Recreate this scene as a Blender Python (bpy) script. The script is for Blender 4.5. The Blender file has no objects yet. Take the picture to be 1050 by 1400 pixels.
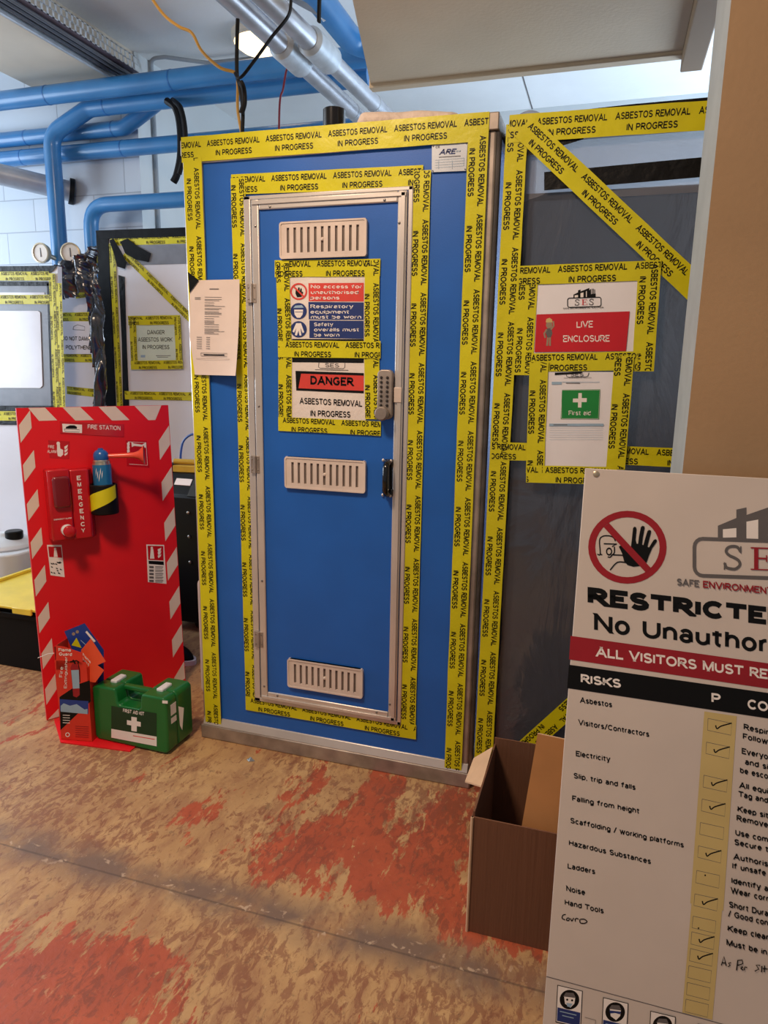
import bpy, bmesh, math, random
from mathutils import Vector, Matrix, noise
random.seed(7)
S = bpy.context.scene
V3 = Vector
# ------------------------------------------------------------------ camera
CAM = V3((1.30802, -2.02891, 1.32326)); YAW, PITCH, ROLL, FPX = 0.30443, -0.20249, 0.01685, 953.37
_f = V3((-math.sin(YAW)*math.cos(PITCH), math.cos(YAW)*math.cos(PITCH), math.sin(PITCH)))
_r0 = V3((math.cos(YAW), math.sin(YAW), 0)); _u0 = _r0.cross(_f)
_r = _r0*math.cos(ROLL) + _u0*math.sin(ROLL); _u = -_r0*math.sin(ROLL) + _u0*math.cos(ROLL)
cd = bpy.data.cameras.new('camera'); co = bpy.data.objects.new('camera', cd); S.collection.objects.link(co)
cd.sensor_fit = 'HORIZONTAL'; cd.sensor_width = 36; cd.lens = FPX/1050*36; cd.clip_start = .01
co.matrix_world = Matrix(((_r.x, _u.x, -_f.x, CAM.x), (_r.y, _u.y, -_f.y, CAM.y), (_r.z, _u.z, -_f.z, CAM.z), (0, 0, 0, 1)))
S.camera = co
# ------------------------------------------------------------------ light and exposure
S.view_settings.view_transform = 'Standard'; S.view_settings.look = 'None'; S.view_settings.gamma = 1
S.view_settings.use_curve_mapping = False; S.view_settings.exposure = -0.06
W = bpy.data.worlds.new('world'); S.world = W; W.use_nodes = True
W.node_tree.nodes['Background'].inputs[0].default_value = (.84, .83, .87, 1)
W.node_tree.nodes['Background'].inputs[1].default_value = .30
def area(name, loc, target, size, sy, power, col):
    l = bpy.data.lights.new(name, 'AREA'); l.shape = 'RECTANGLE'; l.size = size; l.size_y = sy; l.energy = power; l.color = col
    o = bpy.data.objects.new(name, l); S.collection.objects.link(o); o.location = loc
    o.rotation_euler = (V3(target)-V3(loc)).to_track_quat('-Z', 'Y').to_euler(); return o
area('warm_ceiling_light', (.10, -1.5, 2.95), (.05, -1.0, 0), .4, .4, 60, (1, .74, .53))
area('window_light_left', (-4.2, .0, 1.8), (-1.0, 1.3, 2.5), 2.4, 1.6, 135, (.72, .85, 1))
area('window_light_back', (2.6, 2.3, 1.5), (.6, 2.2, 3.1), 1.8, 1.4, 88, (.62, .78, 1))
# ------------------------------------------------------------------ pixel rays (1050 x 1400 frame) on to real planes
def ray(px, py): return _f + _r*((px-525)/FPX) - _u*((py-700)/FPX)
def AX(px, py, a, v):
    d = ray(px, py); return CAM + d*((v-CAM[a])/d[a])
def X(px, py, v): return AX(px, py, 0, v)
def Y(px, py, v): return AX(px, py, 1, v)
def Z(px, py, v): return AX(px, py, 2, v)
def ON(px, py, O, N):
    d = ray(px, py); return CAM + d*(((O-CAM).dot(N))/d.dot(N))
# ------------------------------------------------------------------ materials
def lin(c): return tuple(((x/255)/12.92 if x/255 <= .04045 else ((x/255+.055)/1.055)**2.4) for x in c)
M = {}
def mat(name, rgb, rough=.5, metal=0, var=.08, scale=12, bump=0, bscale=60, spec=.5, coat=0, emit=0, stretch=None, rgb2=None, trans=0, ior=1.45):
    m = bpy.data.materials.new(name); m.use_nodes = True; nt = m.node_tree; n = nt.nodes; L = nt.links
    b = n['Principled BSDF']; c = lin(rgb)
    tc = n.new('ShaderNodeTexCoord'); src = tc.outputs['Object']
    if stretch:
        mp = n.new('ShaderNodeMapping'); mp.inputs['Scale'].default_value = stretch; L.new(src, mp.inputs[0]); src = mp.outputs[0]
    nz = n.new('ShaderNodeTexNoise'); nz.inputs['Scale'].default_value = scale; nz.inputs['Detail'].default_value = 5
    L.new(src, nz.inputs['Vector'])
    rp = n.new('ShaderNodeValToRGB'); e = rp.color_ramp.elements
    c2 = lin(rgb2) if rgb2 else tuple(x*(1-var) for x in c); c1 = c if rgb2 else tuple(min(1, x*(1+var*.6)) for x in c)
    e[0].position = .35; e[0].color = (*c2, 1); e[1].position = .65; e[1].color = (*c1, 1)
    L.new(nz.outputs['Fac'], rp.inputs[0]); L.new(rp.outputs[0], b.inputs['Base Color'])
    b.inputs['Roughness'].default_value = rough; b.inputs['Metallic'].default_value = metal
    b.inputs['Specular IOR Level'].default_value = spec; b.inputs['Coat Weight'].default_value = coat; b.inputs['Coat Roughness'].default_value = .15
    b.inputs['Transmission Weight'].default_value = trans; b.inputs['IOR'].default_value = ior
    if bump:
        nb = n.new('ShaderNodeTexNoise'); nb.inputs['Scale'].default_value = bscale; nb.inputs['Detail'].default_value = 4; L.new(src, nb.inputs['Vector'])
        bp = n.new('ShaderNodeBump'); bp.inputs['Strength'].default_value = bump; bp.inputs['Distance'].default_value = .02
        L.new(nb.outputs['Fac'], bp.inputs['Height']); L.new(bp.outputs[0], b.inputs['Normal'])
    if emit:
        b.inputs['Emission Color'].default_value = (*c, 1); b.inputs['Emission Strength'].default_value = emit
    M[name] = m; return m
mat('tape_yellow', (208, 200, 22), .34, var=.08, scale=6, bump=.12, bscale=18)
mat('tape_print', (12, 11, 11), .45, spec=.3)
mat('tape_black', (11, 11, 12), .42, spec=.3, bump=.2, bscale=30)
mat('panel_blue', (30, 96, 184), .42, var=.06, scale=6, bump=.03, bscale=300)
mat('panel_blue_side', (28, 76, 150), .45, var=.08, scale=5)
mat('aluminium', (214, 206, 198), .36, .55, var=.10, scale=5)
mat('plate_silver', (186, 192, 200), .45, .2); mat('aluminium_worn', (168, 156, 146), .48, .6, var=.25, scale=14)
mat('grille_plastic', (214, 198, 186), .42)
mat('slot_shade', (120, 108, 100), .6)
mat('paper', (226, 216, 208), .75, var=.04, bump=.25, bscale=14)
mat('paper_warm', (220, 204, 194), .8, var=.04, bump=.12, bscale=10)
mat('paper_green', (205, 220, 205), .7, var=.04)
mat('paper_white', (232, 230, 234), .6, var=.03)
mat('print_black', (9, 9, 9), .5, spec=.25); mat('print_grey', (96, 92, 92), .6); mat('print_red', (196, 26, 40), .5, var=.05); mat('print_salmon', (214, 66, 56), .5)
mat('print_navy', (28, 50, 112), .5); mat('print_white', (235, 228, 222), .55, var=.03); mat('print_green', (28, 134, 60), .5)
mat('print_dark_red', (150, 20, 32), .45); mat('print_lightblue', (150, 178, 200), .6); mat('print_tan', (200, 178, 116), .55, var=.04); mat('print_flesh', (150, 130, 110), .6)
mat('sign_white', (206, 194, 184), .42, var=.05, scale=4)
mat('board_red', (222, 24, 34), .42, var=.05, scale=5)
mat('stripe_white', (222, 206, 192), .35, var=.04)
mat('alarm_red', (190, 16, 26), .25, coat=.5); mat('lens_red', (120, 6, 16), .12, coat=1); mat('horn_red', (238, 84, 62), .3, coat=.3)
mat('horn_blue', (30, 90, 160), .3, coat=.3); mat('can_blue', (36, 112, 160), .3, .3); mat('can_metal', (190, 180, 160), .3, .9)
mat('black_rubber', (11, 10, 11), .55, spec=.25); mat('black_plastic', (11, 11, 12), .45, spec=.25); mat('black_shiny', (10, 10, 12), .12, coat=.6)
mat('kit_green', (18, 104, 44), .32, coat=.25, var=.06); mat('kit_dark', (10, 56, 28), .45)
mat('carton_red', (214, 52, 36), .4); mat('carton_orange', (226, 84, 48), .4); mat('leaf_blue', (30, 60, 140), .35)
mat('cardboard', (114, 76, 55), .8, var=.06, scale=5, stretch=(40, 40, 1), bump=.10, bscale=3)  # box body colour, darkened to hold the shade cast by the sign
mat('cardboard_edge', (206, 172, 138), .85); mat('cardboard_lit', (182, 128, 78), .8, var=.12, scale=6)  # the flap tone is the same board with its light painted in
mat('foil_silver', (190, 185, 180), .3, 1)
mat('pipe_blue', (58, 126, 182), .34, var=.08, scale=4, coat=.2, rgb2=(50, 112, 166)); mat('pipe_joint', (38, 104, 168), .35)
mat('pipe_silver', (196, 196, 200), .36, .85, var=.14, scale=10); mat('flue_grey', (176, 182, 190), .4, .3, var=.1)
mat('galvanised', (196, 203, 208), .4, .35, var=.14, scale=20); mat('tray_dark', (124, 112, 120), .5, .5); mat('cable_grey', (96, 100, 106), .5)
mat('yellow_cable', (190, 140, 36), .45); mat('red_cable', (120, 20, 40), .5); mat('blue_cable', (40, 80, 150), .4); mat('grey_conduit', (150, 158, 164), .45)
mat('brass', (190, 176, 150), .35, .7); mat('dial_white', (232, 220, 206), .4)
mat('white_plastic', (222, 224, 226), .4, var=.05); mat('milky_plastic', (214, 220, 224), .35, var=.06, scale=4)
mat('lid_yellow', (232, 208, 70), .4); mat('tote_black', (8, 7, 8), .55, spec=.2); mat('cloth_cream', (216, 198, 184), .85, bump=.4, bscale=40)
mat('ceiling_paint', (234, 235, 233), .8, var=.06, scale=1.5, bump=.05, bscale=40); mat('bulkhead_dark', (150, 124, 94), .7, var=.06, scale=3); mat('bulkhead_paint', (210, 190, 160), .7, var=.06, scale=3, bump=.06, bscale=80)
mat('beam_paint', (206, 196, 178), .75, var=.1, scale=2); mat('wall_cream', (208, 214, 214), .7, var=.05, scale=2)
mat('column_paint', (172, 140, 104), .7, var=.08, scale=3, bump=.03, bscale=90); mat('column_edge', (150, 156, 156), .6)
mat('board_white', (226, 228, 236), .32, var=.05, scale=2, bump=.12, bscale=5); mat('pane_white', (200, 197, 203), .18, var=.03, coat=.5)
mat('frame_grey', (128, 134, 144), .3, var=.12); mat('black_polythene', (7, 7, 9), .5, spec=.15, bump=.15, bscale=12)
mat('black_foil', (34, 38, 50), .22, spec=1, coat=1, bump=.12, bscale=30); mat('clear_wrap', (200, 206, 216), .18, coat=.6, bump=.6, bscale=9)
mat('lamp_glow', (255, 224, 176), .4, emit=3.0); mat('lamp_rim', (206, 196, 180), .4)
mat('shoe_white', (225, 222, 220), .6); mat('yellow_tool', (196, 160, 50), .4); mat('knob_grey', (140, 134, 128), .35, .8); mat('button_dark', (86, 80, 76), .35, .8)
def poly_mat(name, rgb, clear, rough, tl):
    m = bpy.data.materials.new(name); m.use_nodes = True; nt = m.node_tree; n = nt.nodes; L = nt.links
    b = n['Principled BSDF']; out = n['Material Output']; b.inputs['Base Color'].default_value = (*lin(rgb), 1)
    b.inputs['Roughness'].default_value = rough; b.inputs['Coat Weight'].default_value = .9; b.inputs['Coat Roughness'].default_value = .10
    tc = n.new('ShaderNodeTexCoord'); mp = n.new('ShaderNodeMapping'); mp.inputs['Scale'].default_value = (1, 1, .45); L.new(tc.outputs['Object'], mp.inputs[0])
    nz = n.new('ShaderNodeTexNoise'); nz.inputs['Scale'].default_value = 5; nz.inputs['Detail'].default_value = 5; nz.inputs['Distortion'].default_value = .8; L.new(mp.outputs[0], nz.inputs['Vector'])
    bp = n.new('ShaderNodeBump'); bp.inputs['Strength'].default_value = .6; bp.inputs['Distance'].default_value = .03; L.new(nz.outputs['Fac'], bp.inputs['Height'])
    L.new(bp.outputs[0], b.inputs['Normal']); L.new(bp.outputs[0], b.inputs['Coat Normal'])
    tr = n.new('ShaderNodeBsdfTranslucent'); tr.inputs[0].default_value = (*lin(rgb), 1); tp = n.new('ShaderNodeBsdfTransparent')
    a = n.new('ShaderNodeMixShader'); a.inputs[0].default_value = tl; L.new(b.outputs[0], a.inputs[1]); L.new(tr.outputs[0], a.inputs[2])
    c = n.new('ShaderNodeMixShader'); c.inputs[0].default_value = clear; L.new(a.outputs[0], c.inputs[1]); L.new(tp.outputs[0], c.inputs[2])
    L.new(c.outputs[0], out.inputs['Surface']); M[name] = m
poly_mat('polythene_grey', (66, 65, 69), .03, .2, .25)
poly_mat('polythene_clear', (150, 152, 162), .22, .22, .5)
def node_mix(nt, fac, a, b):
    mx = nt.nodes.new('ShaderNodeMix'); mx.data_type = 'RGBA'
    if hasattr(fac, 'is_linked'): nt.links.new(fac, mx.inputs[0])
    else: mx.inputs[0].default_value = fac
    for s, v in ((6, a), (7, b)):
        if hasattr(v, 'is_linked'): nt.links.new(v, mx.inputs[s])
        else: mx.inputs[s].default_value = (*v, 1)
    return mx.outputs[2]
def floor_material():
    m = bpy.data.materials.new('worn_painted_floor'); m.use_nodes = True; nt = m.node_tree; n = nt.nodes; L = nt.links; b = n['Principled BSDF']
    g = n.new('ShaderNodeNewGeometry'); P = g.outputs['Position']
    def nz(scale, detail=6, dist=0., st=None, rough=.55, loc=(0, 0, 0), rot=0):
        mp = n.new('ShaderNodeMapping'); mp.inputs['Scale'].default_value = st or (1, 1, 1); mp.inputs['Location'].default_value = loc; mp.inputs['Rotation'].default_value = (0, 0, rot)
        L.new(P, mp.inputs[0]); t = n.new('ShaderNodeTexNoise'); t.inputs['Scale'].default_value = scale; t.inputs['Detail'].default_value = detail
        t.inputs['Distortion'].default_value = dist; t.inputs['Roughness'].default_value = rough; L.new(mp.outputs[0], t.inputs['Vector']); return t.outputs['Fac']
    def mth(op, a, b_=None, c=None, clamp=False):
        t = n.new('ShaderNodeMath'); t.operation = op; t.use_clamp = clamp
        for i, v in enumerate((a, b_, c)):
            if v is None: continue
            if hasattr(v, 'is_linked'): L.new(v, t.inputs[i])
            else: t.inputs[i].default_value = v
        return t.outputs[0]
    def ramp(f, p0, p1):
        t = n.new('ShaderNodeMapRange'); t.clamp = True; L.new(f, t.inputs[0]); t.inputs[1].default_value = p0; t.inputs[2].default_value = p1; return t.outputs[0]
    sp = n.new('ShaderNodeSeparateXYZ'); L.new(P, sp.inputs[0]); x, y = sp.outputs[0], sp.outputs[1]
    def blob(cx, cy, rx, ry):
        a = mth('POWER', mth('DIVIDE', mth('SUBTRACT', x, cx), rx), 2); c = mth('POWER', mth('DIVIDE', mth('SUBTRACT', y, cy), ry), 2)
        return mth('SUBTRACT', 1, mth('ADD', a, c), clamp=True)
    paint_zone = mth('MAXIMUM', mth('MAXIMUM', blob(.98, -.36, .85, .50), blob(.22, -1.22, .62, .46)), mth('MULTIPLY', blob(1.1, -1.15, .35, .25), .6)); near = mth('SUBTRACT', 1, ramp(mth('ABSOLUTE', mth('SUBTRACT', y, -.72)), .06, .16)); paint_zone = mth('SUBTRACT', paint_zone, mth('MULTIPLY', near, .55))
    rot = .62
    base = node_mix(nt, ramp(nz(3.5, 7, .4), .38, .62), lin((172, 134, 92)), lin((194, 158, 110)))
    base = node_mix(nt, ramp(nz(9, 9, .4, (1.6, .6, 1), .66, rot=rot), .48, .60), base, lin((162, 122, 86)))
    worn = nz(24, 9, .5, (1.7, .55, 1), .72, (2, 4, 0), rot)
    patch = mth('ADD', mth('ADD', nz(3.4, 8, .5, (1.7, .7, 1), .6, rot=rot), mth('MULTIPLY', mth('SUBTRACT', worn, .5), .62)), mth('MULTIPLY', paint_zone, .30))
    pm = ramp(patch, .655, .69)
    paint = node_mix(nt, ramp(nz(9, 6), .35, .7), lin((180, 88, 58)), lin((158, 76, 52)))
    col = node_mix(nt, pm, base, paint)
    red = ramp(mth('ADD', nz(30, 9, .6, (1.5, .7, 1), .72, (3, 1, 0), rot), mth('MULTIPLY', nz(2.4, 4, 0, None, .5, (5, 2, 0)), .45)), .735, .80)
    col = node_mix(nt, mth('MULTIPLY', red, .62), col, lin((120, 66, 50)))
    grime = ramp(nz(46, 8, .8, (1, .7, 1), .72, (7, 2, 0)), .575, .66)
    col = node_mix(nt, mth('MULTIPLY', grime, .45), col, lin((96, 76, 60)))
    pale = ramp(nz(36, 8, .6, (1.4, .6, 1), .7, (1, 7, 0), rot), .60, .68); col = node_mix(nt, mth('MULTIPLY', pale, .45), col, lin((204, 172, 128)))
    # the filled joint running across the floor
    dy = mth('ABSOLUTE', mth('ADD', mth('SUBTRACT', y, -.685), mth('MULTIPLY', mth('SUBTRACT', nz(5, 6), .5), .10)))
    seam = mth('SUBTRACT', 1, ramp(dy, .015, .09)); col = node_mix(nt, mth('MULTIPLY', seam, ramp(nz(6, 8, .4), .30, .55)), col, lin((120, 98, 84)))
    line = mth('SUBTRACT', 1, ramp(mth('ABSOLUTE', mth('SUBTRACT', y, -.70)), .0015, .004)); col = node_mix(nt, mth('MULTIPLY', line, .5), col, lin((70, 58, 52)))
    chips = mth('MULTIPLY', mth('SUBTRACT', 1, ramp(dy, .01, .05)), ramp(nz(40, 6, .5), .60, .66)); col = node_mix(nt, mth('MULTIPLY', chips, .7), col, lin((196, 172, 146)))
    L.new(col, b.inputs['Base Color'])
    rg = mth('ADD', .34, mth('MULTIPLY', nz(14, 6), .3)); L.new(rg, b.inputs['Roughness'])
    bp = n.new('ShaderNodeBump'); bp.inputs['Strength'].default_value = .35; bp.inputs['Distance'].default_value = .004
    L.new(nz(38, 8, .6), bp.inputs['Height']); L.new(bp.outputs[0], b.inputs['Normal']); M['floor'] = m
floor_material()
def block_material():
    m = bpy.data.materials.new('painted_blockwork'); m.use_nodes = True; nt = m.node_tree; n = nt.nodes; L = nt.links; b = n['Principled BSDF']
    g = n.new('ShaderNodeNewGeometry'); sp = n.new('ShaderNodeSeparateXYZ'); L.new(g.outputs['Position'], sp.inputs[0])
    ad = n.new('ShaderNodeMath'); ad.operation = 'ADD'; L.new(sp.outputs[0], ad.inputs[0]); L.new(sp.outputs[1], ad.inputs[1])
    cb = n.new('ShaderNodeCombineXYZ'); L.new(ad.outputs[0], cb.inputs[0]); L.new(sp.outputs[2], cb.inputs[1])
    br = n.new('ShaderNodeTexBrick'); L.new(cb.outputs[0], br.inputs['Vector']); br.inputs['Scale'].default_value = 1; br.inputs['Brick Width'].default_value = .46
    br.inputs['Row Height'].default_value = .195; br.inputs['Mortar Size'].default_value = .0035; br.inputs['Mortar Smooth'].default_value = .3
    br.inputs['Color1'].default_value = (*lin((184, 194, 204)), 1); br.inputs['Color2'].default_value = (*lin((190, 199, 208)), 1); br.inputs['Mortar'].default_value = (*lin((156, 164, 174)), 1)
    L.new(br.outputs[0], b.inputs['Base Color']); b.inputs['Roughness'].default_value = .55
    bp = n.new('ShaderNodeBump'); bp.invert = True; bp.inputs['Strength'].default_value = .5; bp.inputs['Distance'].default_value = .004; L.new(br.outputs['Fac'], bp.inputs['Height']); L.new(bp.outputs[0], b.inputs['Normal'])
    M['blockwork'] = m
block_material()
# ------------------------------------------------------------------ mesh building
ORG = {}
def finish(o, label=None, cat=None, group=None, kind=None):
    if label: o['label'] = label
    if cat: o['category'] = cat
    if group: o['group'] = group
    if kind: o['kind'] = kind
    return o
def root(name, loc, label, cat, group=None):
    o = bpy.data.objects.new(name, None); S.collection.objects.link(o); o.location = loc; o.empty_display_size = .05
    ORG[o.name] = V3(loc); return finish(o, label, cat, group)
class Frame:
    def __init__(s, O, U, V):
        s.O = V3(O); s.U = V3(U).normalized(); s.V = V3(V).normalized(); s.N = s.U.cross(s.V).normalized()
    def p(s, u, v, n=0): return s.O + s.U*u + s.V*v + s.N*n
    def uv(s, P): d = P-s.O; return d.dot(s.U), d.dot(s.V)
    def px(s, x, y, off=0): P = ON(x, y, s.O+s.N*off, s.N); return s.uv(P)
class MB:
    def __init__(s): s.bm = bmesh.new(); s.mats = []
    def mi(s, m):
        if m not in s.mats: s.mats.append(m)
        return s.mats.index(m)
    def face(s, vs, m):
        try: f = s.bm.faces.new(vs)
        except ValueError: return None
        f.material_index = s.mi(m); return f
    def poly(s, pts, m): s.face([s.bm.verts.new(p) for p in pts], m); return s
    def prism(s, pts, ext, m, side=None):
        ext = V3(ext); pts = [V3(p) for p in pts]
        a = [s.bm.verts.new(p) for p in pts]; b = [s.bm.verts.new(p+ext) for p in pts]; k = len(a)
        f1 = s.face(a[::-1], m); f2 = s.face(b, m)
        for i in range(k): s.face([a[i], a[(i+1) % k], b[(i+1) % k], b[i]], side or m)
        return s
    def fbox(s, F, u0, u1, v0, v1, n0, n1, m):
        s.prism([F.p(u0, v0, n0), F.p(u1, v0, n0), F.p(u1, v1, n0), F.p(u0, v1, n0)], F.N*(n1-n0), m); return s
    def box(s, x0, x1, y0, y1, z0, z1, m):
        s.prism([(x0, y0, z0), (x1, y0, z0), (x1, y1, z0), (x0, y1, z0)], (0, 0, z1-z0), m); return s
    def tube(s, pts, r, m, seg=14, cap=True, flat=1.0):
        pts = [V3(p) for p in pts]; rs = r if isinstance(r, (list, tuple)) else [r]*len(pts); rings = []
        t0 = (pts[1]-pts[0]).normalized(); ref = V3((0, 0, 1)) if abs(t0.z) < .9 else V3((1, 0, 0)); nrm = t0.cross(ref).normalized()
        for i, p in enumerate(pts):
            t = (pts[min(i+1, len(pts)-1)]-pts[max(i-1, 0)]).normalized(); nrm = (nrm - t*nrm.dot(t)).normalized(); bn = t.cross(nrm)
            rings.append([s.bm.verts.new(p + nrm*rs[i]*math.cos(2*math.pi*k/seg) + bn*rs[i]*flat*math.sin(2*math.pi*k/seg)) for k in range(seg)])
        for a, b in zip(rings, rings[1:]):
            for k in range(seg): s.face([a[k], a[(k+1) % seg], b[(k+1) % seg], b[k]], m)
        if cap: s.face(rings[0][::-1], m); s.face(rings[-1], m)
        return s
    def lathe(s, O, axis, prof, m, seg=28):
        O = V3(O); ax = V3(axis).normalized(); ref = V3((0, 0, 1)) if abs(ax.z) < .9 else V3((1, 0, 0)); a = ax.cross(ref).normalized(); b = ax.cross(a)
        rings = [[s.bm.verts.new(O+ax*h+(a*math.cos(2*math.pi*k/seg)+b*math.sin(2*math.pi*k/seg))*max(r, 1e-4)) for k in range(seg)] for r, h in prof]
        for p, q in zip(rings, rings[1:]):
            for k in range(seg): s.face([p[k], p[(k+1) % seg], q[(k+1) % seg], q[k]], m)
        s.face(rings[0][::-1], m); s.face(rings[-1], m); return s
    def grid(s, fn, nu, nv, m, keep=None):
        vs = [[s.bm.verts.new(fn(i/nu, j/nv)) for j in range(nv+1)] for i in range(nu+1)]
        for i in range(nu):
            for j in range(nv):
                if keep is None or keep((i+.5)/nu, (j+.5)/nv): s.face([vs[i][j], vs[i+1][j], vs[i+1][j+1], vs[i][j+1]], m)
        return s
    def build(s, name, parent=None, label=None, cat=None, group=None, kind=None, bevel=0, seg=2, smooth=35, solid=0):
        bm = s.bm; bmesh.ops.delete(bm, geom=[v for v in bm.verts if not v.link_faces], context='VERTS')
        if not solid: bmesh.ops.recalc_face_normals(bm, faces=bm.faces)
        if parent: org = ORG[parent.name]
        else:
            c = [v.co for v in bm.verts]
            org = V3(((min(p.x for p in c)+max(p.x for p in c))/2, (min(p.y for p in c)+max(p.y for p in c))/2, min(p.z for p in c)))
        for v in bm.verts: v.co -= org
        me = bpy.data.meshes.new(name); bm.to_mesh(me); bm.free()
        for m in s.mats: me.materials.append(M[m])
        me.shade_smooth()
        try: me.set_sharp_from_angle(angle=math.radians(smooth))
        except Exception: pass
        o = bpy.data.objects.new(name, me); S.collection.objects.link(o)
        if parent: o.parent = parent
        else: o.location = org
        ORG[o.name] = org
        if bevel:
            md = o.modifiers.new('bevel', 'BEVEL'); md.width = bevel; md.segments = seg; md.limit_method = 'ANGLE'; md.angle_limit = math.radians(40)
        return finish(o, label, cat, group, kind)
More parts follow.
